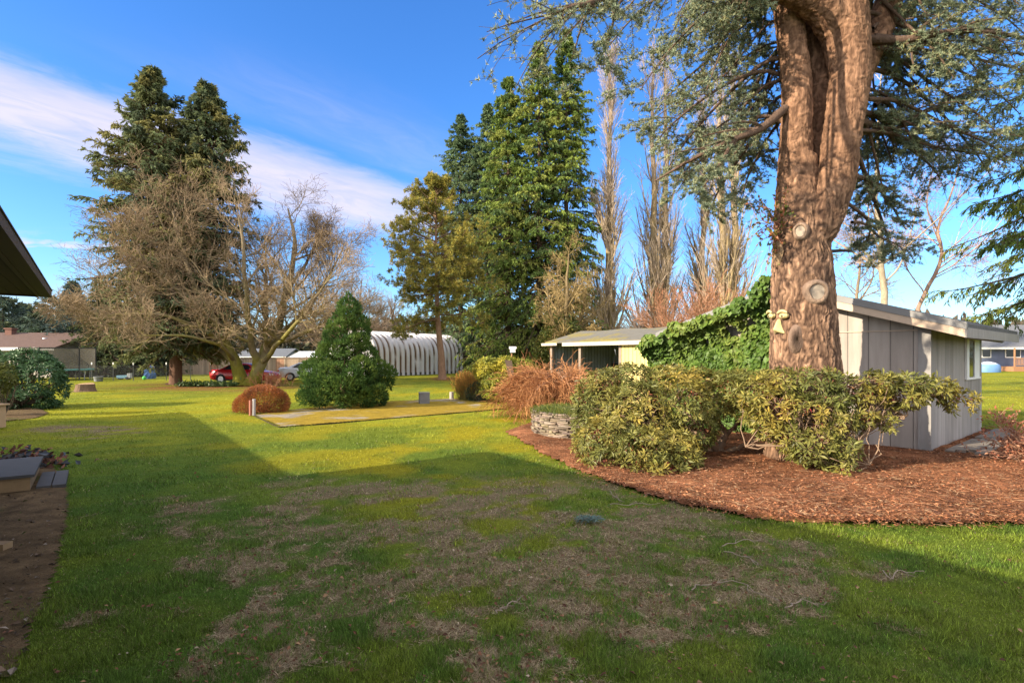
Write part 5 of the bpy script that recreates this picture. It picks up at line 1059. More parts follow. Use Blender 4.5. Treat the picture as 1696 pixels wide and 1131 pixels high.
# ------------------------------------------------------------------ bare trees
def bare(name, label, limbs, radii, levels, col, tcol, group=None, moss=None, sides0=10, twigcol=None, cat='tree', base=None, npts=14, rmin=.009, zmin=None):
    """limbs: polylines of the main wood; levels: list of kids() settings; colours per level blend from tcol to col"""
    base = np.array(limbs[0][0]) if base is None else base; t = thing(name, label, cat, (base[0], base[1], 0), group)
    P = np.array([resamp(np.array(l), npts) for l in limbs]); R = np.array([np.interp(np.linspace(0, 1, npts), np.linspace(0, 1, len(r)), r) for r in radii])
    P[:, 1:] += (np.stack([vnoise(P * 1.1, 500), vnoise(P * 1.1, 501), vnoise(P * 1.1, 502)], -1)[:, 1:] - .5) * np.minimum(R[:, 1:, None] * 2.0, .5)
    tr = MB(); v, f = tubes(P, R, sides0); c = np.repeat(np.asarray(tcol, float)[None], len(v), 0) * (.7 + .6 * fbm(v * 2.5, 3, 520)[:, None])
    if moss is not None:
        k = sstep(fbm(v * 1.6, 3, 510), .36, .56)[:, None] * np.clip(moss[1] - v[:, 2:] / moss[2], 0, 1); c = c * (1 - k) + np.asarray(moss[0]) * k
    tr.add(v, f, c, 0, True); tr.build('trunk', bark_m, t); br, tw = MB(), MB(); n = len(levels); a = np.asarray(tcol, float); b = np.asarray(col, float)
    for k, lv in enumerate(levels):
        P, R = kids(P, R, **lv); f_ = (k + 1) / n; R = np.maximum(R, rmin); kp = np.ones(len(P), bool) if zmin is None else P[..., 2].min(1) > zmin + np.abs(rng.normal(size=len(P))) * .7; P, R = P[kp], R[kp]; cc = a * (1 - f_) + b * f_
        v, f = tubes(P, R, 5 if k == 0 else 3); cl = np.repeat((cc[None] * (1 + .22 * rng.normal(size=(len(P), 1)))), P.shape[1] * (5 if k == 0 else 3), 0)
        if moss is not None and k < 2:
            q = sstep(fbm(v * 1.3, 2, 511), .4, .6)[:, None] * np.clip(moss[1] - v[:, 2:] / moss[2], 0, 1) * .8; cl = cl * (1 - q) + np.asarray(moss[0]) * q
        (br if k < n - 1 else tw).add(v, f, np.clip(cl, .01, 1))
    if br.n: br.build('branches', twig_m, t)
    tw.build('crown', twig_m, t); return t
K = lambda n, t0, t1, ang, lenr, k=4, up=.05, w=.12, rr=.5, tip=.35, tl=.5, lmin=.15: dict(n=n, t0=t0, t1=t1, ang=ang, lenr=lenr, k=k, up=up, wander=w, rr=rr, tip=tip, tlen=tl, lmin=lmin)

def maple():
    Z = 38.3; Q = lambda px, py, dz=0: pt(px, py, Z + dz); b = Q(405, 638.5)
    L = [[Q(398, 640), Q(393, 605), Q(378, 570, -.5), Q(350, 520, -1), Q(312, 450, -1.5), Q(292, 370, -2), Q(285, 350, -2)],
         [Q(412, 640), Q(430, 602), Q(455, 560, .5), Q(478, 480, 1), Q(486, 390, 1.5), Q(478, 345, 1.5)],
         [Q(380, 575, -.4), Q(335, 545, -2), Q(270, 522, -3.5), Q(200, 520, -4), Q(150, 532, -4)],
         [Q(424, 610), Q(415, 560, -1), Q(408, 500, -2), Q(402, 400, -3), Q(395, 360, -3)],
         [Q(452, 565, .4), Q(498, 520, 1), Q(540, 462, 2), Q(572, 405, 2.5)],
         [Q(392, 600), Q(352, 572, 1), Q(292, 525, 3), Q(222, 470, 4.5), Q(160, 410, 5)],
         [Q(446, 572), Q(515, 548, -1.5), Q(565, 535, -2.5), Q(602, 528, -3)],
         [Q(352, 520, -1), Q(296, 482, -2.5), Q(236, 425, -4), Q(205, 365, -4.5)],
         [Q(474, 490, 1), Q(515, 420, 2.5), Q(535, 375, 3)],
         [Q(430, 602, .2), Q(440, 540, 3), Q(442, 460, 5), Q(438, 395, 6)],
         [Q(385, 588), Q(345, 520, 3), Q(330, 440, 5), Q(338, 375, 6)],
         [Q(390, 598), Q(358, 570, -3), Q(300, 556, -5), Q(225, 556, -6)],
         [Q(360, 535, -.8), Q(320, 490, 2), Q(260, 440, 1), Q(240, 380, 0)],
         [Q(430, 602), Q(470, 560, -2.5), Q(520, 500, -4), Q(550, 450, -4.5)]]
    R = [[.52, .36, .28, .20, .14, .09, .04], [.50, .36, .27, .20, .13, .05], [.16, .13, .09, .05, .02], [.30, .20, .15, .09, .04], [.20, .15, .09, .03], [.24, .18, .13, .08, .03], [.18, .12, .08, .03], [.14, .11, .07, .03], [.13, .09, .03], [.2, .14, .10, .04], [.2, .15, .10, .04], [.13, .10, .06, .02], [.13, .1, .07, .03], [.18, .13, .09, .03]]
    return bare('maple_tree', 'wide bare mossy maple splitting low into many stems', L, R,
         [K(16, .22, 1, (30, 68), (.34, .60), 8, .10, .12, .5), K(11, .10, 1, (25, 62), (.42, .72), 6, .02, .16, .5), K(7, .10, 1, (25, 65), (.45, .75), 4, .02, .2, .6, lmin=.5), K(1, .15, 1, (25, 60), (.5, .9), 3, .03, .2, .7, lmin=.4)],
         (.265, .190, .118), (.20, .160, .105), moss=((.21, .195, .03), 1.1, 7.0), base=b, sides0=12, rmin=.008, zmin=1.75)
maple()

def poplars():
    def poplar(px, Z, top, w, lab, stems=1, lean=0, name='poplar_tree'):
        b = pt(px, 590, Z); b[2] = 0; H = hgt(top, Z); L, R = [], []
        for k in range(stems):
            ox = (k - (stems - 1) / 2) * 1.3; L.append([b + [ox * .35, 0, -.1], b + [ox * .6, .2 * k, H * .12], b + [ox + lean * .3, .3 * k, H * .4], b + [ox * 1.1 + lean, .3 * k, H * .75], b + [ox * .8 + lean, 0, H * (1 - .05 * k)]]); R.append([.55, .45, .34, .18, .03])
        t = bare(name, lab, L, R, [K(int(84 / stems), .10, .97, (10, 26), (.20, .33), 7, .16, .05, .32, .25, .80, 1.6), K(12, .10, 1, (12, 32), (.32, .60), 5, .10, .08, .5, .4, .4, .8), K(3, .1, 1, (14, 34), (.4, .7), 4, .08, .10, .7, .5, .4, .6)],
                 (.36, .285, .22), (.25, .19, .135), 'lombardy poplars behind the sheds', moss=((.27, .20, .05), 1.0, 26), base=b, npts=18, rmin=.009)
        return t
    poplar(1010, 56, 92, 0, 'slender bare poplar just right of the highest fir')
    poplar(1092, 58, 58, 0, 'tall bare poplar between the first poplar and the cedar foliage', 2)
    poplar(1206, 54, 70, 0, 'mossy twin stemmed poplar close behind the left cedar foliage', 2)
    poplar(1165, 62, 170, 0, 'shorter bare poplar half hidden behind cedar sprays', 1)
poplars()

def birches():
    Z = 27; Q = lambda px, py, dz=0: pt(px, py, Z + dz)
    b = Q(1465, 590); b[2] = 0
    lv = [K(13, .25, 1, (30, 65), (.24, .44), 6, .04, .12, .45, .3, lmin=.8), K(7, .15, 1, (25, 60), (.4, .7), 5, -.02, .12, .5, .4, lmin=.5), K(5, .15, 1, (25, 55), (.4, .8), 4, -.08, .12, .7, .5, lmin=.4)]
    bare('birch_tree', 'pale straight birch rising behind the shed roof', [[b, Q(1465, 500), Q(1461, 430), Q(1452, 340), Q(1455, 200), Q(1460, 120)], [Q(1463, 470), Q(1490, 440), Q(1510, 380, .5), Q(1520, 330, 1)], [Q(1461, 445), Q(1425, 410), Q(1400, 380, -.5)]],
         [[.19, .15, .125, .095, .06, .02], [.05, .04, .03, .015], [.045, .035, .015]], lv, (.27, .19, .15), (.34, .28, .20), base=b, rmin=.005)
    Q = lambda px, py, dz=0: pt(px, py, Z + 2 + dz); b = Q(1500, 590); b[2] = 0
    bare('birch_tree', 'crooked reddish birch leaning over the shed roof, right of the pale birch', [[b, Q(1522, 500), Q(1553, 450), Q(1560, 410), Q(1555, 370), Q(1580, 310), Q(1592, 250)], [Q(1556, 385), Q(1535, 340), Q(1545, 280), Q(1548, 230)], [Q(1545, 462), Q(1600, 440), Q(1650, 460)], [Q(1530, 485), Q(1500, 440), Q(1490, 400)]],
         [[.12, .10, .085, .08, .06, .04, .015], [.045, .035, .025, .012], [.03, .02, .01], [.035, .025, .01]], lv, (.33, .20, .15), (.30, .20, .15), base=b, rmin=.005)
    Q = lambda px, py, dz=0: pt(px, py, 34 + dz); b = Q(1415, 590); b[2] = 0
    bare('bare_tree', 'spindly bare tree close beside the cedar trunk, behind the shed ridge', [[b, Q(1418, 500), Q(1425, 440), Q(1420, 390)], [Q(1418, 510), Q(1445, 460), Q(1440, 420)]], [[.12, .09, .06, .02], [.06, .04, .02]], lv, (.25, .18, .13), (.22, .17, .12), base=b)
birches()

def brush():
    # bare rounded tree with ivy in front of the firs
    Z = 45; Q = lambda px, py, dz=0: pt(px, py, Z + dz); b = Q(940, 590); b[2] = 0
    L = [[b, Q(940, 560), Q(938, 500), Q(942, 420)], [Q(940, 570), Q(915, 530, -1), Q(905, 470, -1.5)], [Q(940, 565), Q(965, 520, .5), Q(975, 440, 1)], [Q(940, 560), Q(925, 500, 1.5), Q(925, 430, 2)], [Q(940, 570), Q(975, 560, -1), Q(990, 540, -1.5)]]
    t = bare('bare_tree', 'rounded brown tree full of fine twigs in front of the firs', L, [[.3, .25, .16, .05]] + [[.14, .10, .03]] * 4, [K(16, .15, 1, (30, 70), (.30, .5), 5, .02, .15, .5), K(9, .1, 1, (30, 70), (.4, .65), 4, -.05, .18, .5), K(6, .1, 1, (30, 70), (.45, .8), 3, -.10, .18, .7)], (.27, .195, .085), (.20, .15, .08), base=b)
    bl = [(*Q(930, 555), 1.6, 1.5, 1.7), (*Q(905, 575), 1.0, 1, 1.2)]; p, nr = blobs_surface(bl, 5200, .3); V, f = leaves(p, unit(nr + rng.normal(size=nr.shape) * .6 - [0, 0, .4]), runit(len(p)), .22, .12); m = MB(); m.add(V, f, lcol(len(p), [(.10, .12, .02), (.06, .085, .02), (.16, .14, .03)])); m.build('foliage', leaf_m, t)
    # bare trees beyond the arched barn
    for px, Z, top, w, lab in ((600, 76, 458, 60, 'bare far tree between the dark cypress and the pine'), (655, 84, 500, 50, 'low bare far tree behind the arched barn roof'), (525, 80, 500, 40, 'bare far tree behind the silver car')):
        Q = lambda x, y, dz=0: pt(x, y, Z + dz); b = Q(px, 590); b[2] = 0
        L = [[b, Q(px, 560), Q(px - .1 * w, 530), Q(px, top)]] + [[Q(px, 572), Q(px + d * w * .5, 545, d), Q(px + d * w, (top + 540) / 2, 2 * d)] for d in (-1, 1, -.5, .55)]
        bare('far_bare_tree', lab, L, [[.35, .28, .18, .04]] + [[.16, .10, .03]] * 4, [K(13, .15, 1, (30, 60), (.3, .55), 5, .04, .15, .5), K(7, .1, 1, (30, 60), (.4, .65), 4, .0, .15, .6), K(5, .1, 1, (25, 60), (.4, .7), 3, .0, .15, .8, lmin=.6)], (.26, .19, .14), (.17, .13, .10), 'bare far trees beyond the barn', base=b)
    # reddish brush behind the ivy
    for px, Z, top, w, lab in ((1110, 38, 492, 60, 'reddish bare brush thicket rising behind the ivy roof edge'), (1175, 36, 478, 45, 'orange twig thicket nearest the trunk, behind the shed roof'), (1060, 44, 525, 35, 'dark bare brush behind the mossy pole shed roof')):
        Q = lambda x, y, dz=0: pt(x, y, Z + dz); b = Q(px, 590); b[2] = 0
        L = [[b + [rng.normal() * .5, rng.normal() * .5, 0], Q(px + d * w * .35, 555, rng.normal()), Q(px + d * w, top + abs(d) * 22, rng.normal() * 1.5)] for d in np.linspace(-1, 1, 10)]
        bare('brush_thicket', lab, L, [[.06, .045, .015]] * 10, [K(14, .2, 1, (18, 45), (.25, .5), 5, .08, .10, .5), K(8, .1, 1, (20, 50), (.35, .6), 4, .06, .12, .7, lmin=.3)], (.34, .17, .10) if px > 1080 else (.16, .12, .10), (.26, .15, .10) if px > 1080 else (.13, .10, .08), 'bare brush behind the sheds', cat='shrub', base=b)
    # far wood that closes the horizon
    m = MB(); n = 30000; ang = rng.uniform(-1.25, 1.25, n); d = rng.uniform(150, 175, n); x = d * np.sin(ang); y = d * np.cos(ang); top = 5.5 + 4.5 * fbm2(ang * 16, 0 * ang, 1, 4, 600) + 3 * fbm2(ang * 70, 0 * ang, 1, 2, 601); z = rng.uniform(0, 1, n) ** .8 * top; P = np.c_[x, y, z]; V, f = leaves(P, unit(rng.normal(size=(n, 3)) + [0, 0, .5]), runit(n), rng.uniform(1.1, 2.6, n), rng.uniform(.7, 1.5, n), .2, .5)
    m.add(V, f, np.repeat(fbmcol(P, [(.05, .065, .045), (.075, .085, .05), (.12, .095, .07), (.06, .07, .045)], .05, 603), 4, 0)); kind(m.build('far_wood', needle_m), 'stuff', 'low far wood along the horizon', 'wood')
brush()

def pine():
    Z = 49; b = pt(733, 590, Z); b[2] = 0; H = hgt(298, Z); t = thing('pine_tree', 'olive pine with a bare reddish lower trunk before the arched barn', 'tree', b)
    m = MB(); Q = lambda px, py, dz=0: pt(px, py, Z + dz); P = resamp(np.array([b - [0, 0, .1], Q(731, 590), Q(726, 540), Q(723, 470), Q(722, 400), Q(722, 302)]), 24); capped(m, P, np.interp(np.linspace(0, 1, 24), [0, .05, .5, 1], [.42, .33, .2, .03]), 12, (.27, .165, .105)); m.build('trunk', bark_m, t)
    nb = 92; u = rng.uniform(0, 1, nb); z = H * (.29 + .70 * u); S = np.c_[np.interp(z, [0, 6, H], [b[0], b[0] - .4, b[0] - .55]), np.full(nb, Z), z]; az = rng.uniform(0, 6.283, nb); Lr = np.interp(u, [0, .15, .35, .6, .8, 1], [3.6, 5.0, 5.0, 3.9, 2.6, .5]) * rng.uniform(.75, 1.1, nb)
    D = np.c_[np.cos(az), np.sin(az), np.interp(u, [0, .3, 1], [-.05, .12, .7])]; B = grow(S, D, Lr, 8, np.interp(u, [0, .4, 1], [-.04, .03, .1]), .07); br = MB(); v, f = tubes(B, np.linspace(.07, .015, 8)[None].repeat(nb, 0), 5); br.add(v, f, (.20, .13, .08))
    B2, R2 = kids(B, np.linspace(.06, .015, 8)[None].repeat(nb, 0), 10, .25, 1, (30, 65), (.22, .42), 5, .04, .12, .6, .4, .4, .4); v, f = tubes(B2, R2, 3); br.add(v, f, (.17, .12, .07)); B3, R3 = kids(B2, R2, 4, .2, 1, (25, 60), (.35, .6), 3, .06, .1, .7, .5, .4, .25); v, f = tubes(B3, np.maximum(R3, .006), 3); br.add(v, f, (.17, .12, .07)); br.build('branches', bark_m, t)
    nd = MB()
    for Bx, k in ((B2, 5), (B3, 5)):
        i = np.repeat(np.arange(len(Bx)), k); q, T = at_t(Bx[i], rng.uniform(.35, 1, len(i))); n = 4; N = len(q); d = unit(np.repeat(T, n, 0) * .7 + runit(N * n)); p = np.repeat(q, n, 0); V, f = leaves(p, d, runit(N * n), rng.uniform(.16, .34, N * n), .055, .1, .5); nd.add(V, f, np.repeat(lcol(N, [(.34, .30, .055), (.25, .245, .055), (.42, .33, .07), (.18, .19, .055)], None, .15, 1), n * 4, 0))
    nd.build('crown', needle_m, t)
    # yellowish low branches of a neighbour tree
    Q2 = lambda px, py, dz=0: pt(px, py, 62 + dz); b = Q2(662, 590); b[2] = 0
pine()

# ------------------------------------------------------------------ shrubs
def whorls(mb, p, nr, cols, n=8, L=.105, W=.032, droop=.25, w=None, seed=0, cvar=.15):
    N = len(p); ax = unit(nr * .7 + rng.normal(size=nr.shape) * .35 + [0, 0, .45]); a = unit(np.cross(ax, runit(N))); b = np.cross(ax, a); th = np.repeat(rng.uniform(0, 6.28, N), n) + np.tile(np.arange(n) * 6.283 / n, N) + rng.normal(size=N * n) * .25
    R = lambda x: np.repeat(x, n, 0); d = np.cos(th)[:, None] * R(a) + np.sin(th)[:, None] * R(b); D = unit(d + R(ax) * rng.uniform(-.15, .75, (N * n, 1)) - [0, 0, droop]); Lq = L * rng.uniform(.5, 1.3, N * n) * R(rng.uniform(.8, 1.15, N)[:, None])[:, 0]
    V, f = leaves(R(p) + D * .012, D, R(ax) + .15 * rng.normal(size=D.shape), Lq, W * Lq / L, .22, .55); c = R(fbmcol(p, cols, 2.0, seed, .10)) * (1 + cvar * rng.normal(size=(N * n, 1)))
    mb.add(V, f, np.repeat(np.clip(c, .004, 1), 4, 0)); return V
RHO = [(.10, .115, .028), (.155, .162, .038), (.225, .200, .042), (.30, .225, .042)]
def twigs_to(base, tips, r, jit=.25, n=7):
    S = np.repeat(np.asarray(base)[None], len(tips), 0); u = np.linspace(0, 1, n)[None, :, None]; mid = (S + tips) / 2 + rng.normal(size=tips.shape) * jit; P = (1 - u) ** 2 * S[:, None] + 2 * u * (1 - u) * mid[:, None] + u ** 2 * tips[:, None]; return P + rng.normal(size=P.shape) * .015, np.linspace(r, r * .3, n)[None].repeat(len(tips), 0)
def rhododendrons():
    def rho(label, Z, blobs, base, nsurf, limbs, ntw, cols=RHO, inner=.6, dead=.32, extra=None):
        bl = [(*pt(px, py, Z + dz), rx, ry, rz) for px, py, dz, rx, ry, rz in blobs]; b = np.array([base[0], base[1], 0.0]); t = thing('rhododendron', label, 'shrub', b)
        p, nr = blobs_surface(bl, nsurf, inner); m = MB(); whorls(m, p, nr, cols, 8, .112, .033, .22, None, 700, .22)
        k = rng.uniform(size=len(p)) < dead; q = p[k] - nr[k] * .1; V, f = leaves(q, unit(rng.normal(size=q.shape) - [0, 0, 1.0]), runit(len(q)), .09, .03); m.add(V, f, lcol(len(q), [(.30, .09, .05), (.33, .17, .07), (.40, .07, .07)], [2, 2, .6])); m.build('foliage', leaf_m, t)
        br = MB()
        for pts, r in limbs:
            P = resamp(np.array(pts), 22); P += rng.normal(size=P.shape) * .012; v, f = tubes(P, np.linspace(r, r * .45, 22), 8); br.add(v, f, (.24, .165, .11), 0, True)
        i = rng.choice(len(p), ntw); starts = np.array([pts[rng.integers(1, len(pts))] for pts, r in (limbs[j] for j in rng.integers(0, len(limbs), ntw))]); tips = p[i] - nr[i] * .03
        d = np.linalg.norm(tips - starts, axis=1); ok = d < 1.3; P = np.stack([starts[ok] * (1 - u) + tips[ok] * u + rng.normal(size=(ok.sum(), 3)) * .05 * math.sin(u * 3.14) for u in np.linspace(0, 1, 7)], 1); v, f = tubes(P, np.linspace(.012, .004, 7)[None].repeat(ok.sum(), 0), 4); br.add(v, f, (.22, .15, .10)); br.build('branches', twig_m, t); return t
    Z = 11.3; G = lambda px, py, dz=0: pt(px, py, Z + dz)
    rho('large dense rhododendron in front of the stone planter', Z,
        [(1000, 668, .1, .62, .7, .72), (1045, 645, .3, .75, .9, .52), (1110, 645, .2, .75, .9, .50), (1165, 655, .2, .62, .8, .55), (1010, 735, -.2, .62, .7, .55), (1075, 725, -.5, .75, .7, .70), (1135, 705, -.3, .62, .7, .50), (1190, 648, .3, .42, .5, .45), (985, 700, 0, .45, .6, .6), (1060, 690, -.7, .7, .6, .7), (1120, 750, -1.5, .42, .5, .40), (1065, 748, -1.7, .45, .5, .42), (1000, 735, -1.2, .55, .6, .5), (1098, 775, -2.0, .34, .3, .22), (1130, 672, -.6, .6, .6, .5)],
        gp(1188, 756), 6200, [([G(1190, 752, 0), G(1170, 725, -.2), G(1120, 715, 0), G(1060, 700, 0), G(1000, 680)], .075), ([G(1192, 752), G(1200, 715, .1), G(1180, 690), G(1160, 650)], .07), ([G(1180, 745), G(1130, 748, -.4), G(1080, 735, -.5)], .05), ([G(1195, 750), G(1240, 735, -.2), G(1260, 725, -.4)], .05), ([G(1185, 740), G(1155, 700, -.6), G(1100, 660, -.3)], .05), ([G(1190, 750), G(1150, 770, -.6), G(1110, 762, -.8)], .035), ([G(1190, 735, .1), G(1240, 680, .1), G(1272, 662, 0)], .045)], 420)
    Z = 9.7; G = lambda px, py, dz=0: pt(px, py, Z + dz); g = gp(1388, 775)
    rho('straggly rhododendron with bare twisted limbs spreading before the cedar trunk', Z,
        [(1222, 640, 1.0, .42, .55, .28), (1238, 672, .9, .30, .45, .26), (1235, 634, .9, .36, .5, .24), (1290, 632, .6, .45, .6, .24), (1345, 634, .3, .45, .6, .26), (1395, 640, .1, .36, .5, .22), (1290, 676, .2, .42, .5, .34), (1340, 690, -.1, .36, .45, .36), (1265, 690, .3, .30, .4, .24), (1450, 632, 0, .34, .4, .17), (1500, 636, 0, .34, .4, .18), (1545, 642, 0, .32, .35, .20), (1590, 662, 0, .24, .3, .22), (1480, 662, -.1, .22, .25, .14), (1470, 700, -.2, .12, .15, .13), (1335, 745, -.3, .28, .3, .22), (1395, 775, -.5, .26, .3, .16), (1370, 660, .1, .36, .45, .32), (1425, 655, 0, .26, .35, .2), (1310, 725, -.1, .30, .35, .26), (1385, 700, -.2, .34, .35, .3), (1355, 730, -.3, .32, .3, .26), (1430, 690, -.2, .2, .25, .16), (1250, 655, .5, .4, .5, .28), (1400, 745, -.4, .26, .25, .2), (1275, 710, .2, .22, .3, .2), (1500, 655, -.1, .3, .35, .2)],
        g, 3300, [([g, G(1382, 752), G(1350, 720, .1), G(1310, 690, .2), G(1275, 650, .4)], .055), ([g, G(1400, 745, -.1), G(1435, 715, -.1), G(1470, 685, 0), G(1520, 655), G(1585, 660)], .06), ([g, G(1385, 740, .1), G(1375, 690, .2), G(1360, 645, .3)], .05), ([g, G(1360, 765, -.2), G(1330, 750, -.3)], .03), ([G(1440, 712, -.1), G(1455, 670, -.1), G(1455, 635, 0)], .03), ([g, G(1410, 785, -.4), G(1440, 770, -.5)], .025), ([g, G(1350, 755), G(1290, 738, .1), G(1235, 740, .2)], .04), ([G(1350, 720, .1), G(1330, 670, .3), G(1300, 635, .5)], .035), ([G(1470, 685), G(1500, 690, -.1), G(1490, 640)], .02)], 560, dead=.5)
rhododendrons()

def laurels():
    # evergreen bush on the left
    o = gp(36, 676); o = np.array([(30 - CX) / F * 21.3, 21.3, 0]); t = thing('laurel_bush', 'big rounded dark evergreen bush in the shade at the left edge', 'shrub', o); s = 21.3 / F
    bl = [(o[0] + x * s, o[1] + y, hgt(py, 21.3), r, r, r2) for x, py, y, r, r2 in ((-30, 625, 0, 1.15, 1.0), (10, 622, .3, 1.0, .98), (38, 628, 0, .75, .85), (-10, 650, -.5, 1.0, .75), (25, 655, -.3, .85, .55), (-70, 630, 0, 1.2, 1.0), (45, 645, .2, .6, .7), (5, 605, .2, .95, .6))]
    p, nr = blobs_surface(bl, 5200, .7); m = MB(); whorls(m, p, nr, [(.035, .085, .03), (.05, .11, .036), (.07, .135, .045)], 7, .15, .052, .35, None, 710); m.build('foliage', leaf_m, t)
    P, R = twigs_to(o, p[rng.choice(len(p), 60)] , .03); br = MB(); v, f = tubes(P, R, 5); br.add(v, f, (.12, .09, .06)); br.build('branches', twig_m, t)
    # yellow green rhododendron bush near that, cut by the frame
    o = np.array([(4 - CX) / F * 18.4, 18.4, 0]); t = thing('yellow_bush', 'small yellowish leaved bush in front of the dark evergreen bush', 'shrub', o); bl = [(o[0], o[1], hgt(622, 18.4), .38, .4, .42), (o[0] - .4, o[1], hgt(635, 18.4), .5, .5, .6)]; p, nr = blobs_surface(bl, 420, .6); m = MB(); whorls(m, p, nr, [(.06, .09, .02), (.12, .13, .02)], 7, .13, .045, .4, None, 711); m.build('foliage', leaf_m, t); P, R = twigs_to(o, p[:16], .02, .12); br = MB(); v, f = tubes(P, R, 5); br.add(v, f, (.12, .09, .06)); br.build('branches', twig_m, t)
    # laurel by the weeping maple
    Z = 24.5; o = np.array([(838 - CX) / F * Z, Z, 0]); t = thing('laurel_bush', 'clipped yellow green laurel behind the leaning stake', 'shrub', o); bl = [(*pt(px, py, Z + dz), rx, rx, rz) for px, py, dz, rx, rz in ((808, 612, 0, .62, .55), (838, 612, 0, .7, .58), (866, 615, .3, .62, .55), (820, 632, -.3, .55, .45), (850, 635, -.2, .6, .5), (880, 625, .5, .5, .6))]
    p, nr = blobs_surface(bl, 3000, .65); m = MB(); whorls(m, p, nr, [(.14, .18, .026), (.26, .265, .034), (.40, .34, .036)], 7, .14, .05, .3, None, 712); m.build('foliage', leaf_m, t); P, R = twigs_to(o, p[rng.choice(len(p), 50)], .03); br = MB(); v, f = tubes(P, R, 5); br.add(v, f, (.14, .10, .06)); br.build('branches', twig_m, t)
    # spiky shrub beside it
    Z = 25.3; o = np.array([(773 - CX) / F * Z, Z, 0]); t = thing('spiky_shrub', 'upright fan of orange tipped stems at the edge of the mossy pad', 'shrub', o); n = 520; a = rng.uniform(0, 6.28, n); sp = np.abs(rng.normal(size=n)) * .42; D = np.c_[np.cos(a) * sp, np.sin(a) * sp, np.ones(n)]; P = grow(o + np.c_[rng.normal(size=n) * .16, rng.normal(size=n) * .16, np.zeros(n)], D, rng.uniform(.75, 1.35, n), 5, -.03, .05); m = MB(); v, f = tubes(P, np.full((n, 5), .007), 3); c = np.repeat(np.interp(np.arange(5), [0, 2, 4], [0, .3, 1])[None, :, None] * np.array([.42, .20, .05]) + (1 - np.interp(np.arange(5), [0, 2, 4], [0, .3, 1]))[None, :, None] * np.array([.12, .11, .03]), n, 0); m.add(v, f, np.repeat(c.reshape(-1, 3), 3, 0)); m.build('stems', twig_m, t)
    q, T = at_t(np.repeat(P, 7, 0), rng.uniform(.25, 1, n * 7)); V, f = leaves(q, unit(T + runit(len(q)) * .7), runit(len(q)), .085, .026); m = MB(); m.add(V, f, lcol(len(q), [(.30, .19, .03), (.18, .17, .03), (.40, .17, .045), (.12, .13, .03)])); m.build('foliage', leaf_m, t)
    o2 = o + np.array([.5, -.5, 0]); t = thing('grey_shrub', 'small grey green rounded shrub at the foot of the orange tipped fan', 'shrub', o2); bl = [(o2[0], o2[1], .38, .5, .5, .42), (o2[0] + .35, o2[1], .3, .4, .4, .34)]; p, nr = blobs_surface(bl, 2400, .6); V, f = leaves(p, unit(nr + runit(len(p)) * .6), runit(len(p)), .09, .03); m = MB(); m.add(V, f, lcol(len(p), [(.055, .08, .04), (.08, .105, .05), (.04, .06, .03)])); m.build('foliage', leaf_m, t); P, R = twigs_to(o2, p[:40], .015, .1); br = MB(); v, f = tubes(P, R, 4); br.add(v, f, (.12, .09, .06)); br.build('branches', twig_m, t)
    # russet mound
    o = gp(436, 682); t = thing('russet_shrub', 'low clipped russet orange mound at the corner of the mossy pad', 'shrub', o); bl = [(o[0], o[1], .34, .78, .75, .62), (o[0] - .55, o[1] - .1, .2, .42, .5, .44), (o[0] + .4, o[1], .3, .5, .6, .5)]; p, nr = blobs_surface(bl, 34000, .45, 0.0); V, f = leaves(p, unit(nr + runit(len(p)) * .8 + [0, 0, .3]), runit(len(p)), rng.uniform(.03, .075, len(p)), .018); m = MB(); m.add(V, f, np.repeat(fbmcol(p, [(.13, .05, .025), (.27, .095, .03), (.38, .13, .035), (.26, .12, .04)], 3.0, 720, .25), 4, 0)); m.build('foliage', leaf_m, t); P, R = twigs_to(o, p[rng.choice(len(p), 70)], .012, .12); br = MB(); v, f = tubes(P, R, 4); br.add(v, f, (.14, .07, .045)); br.build('branches', twig_m, t)
laurels()

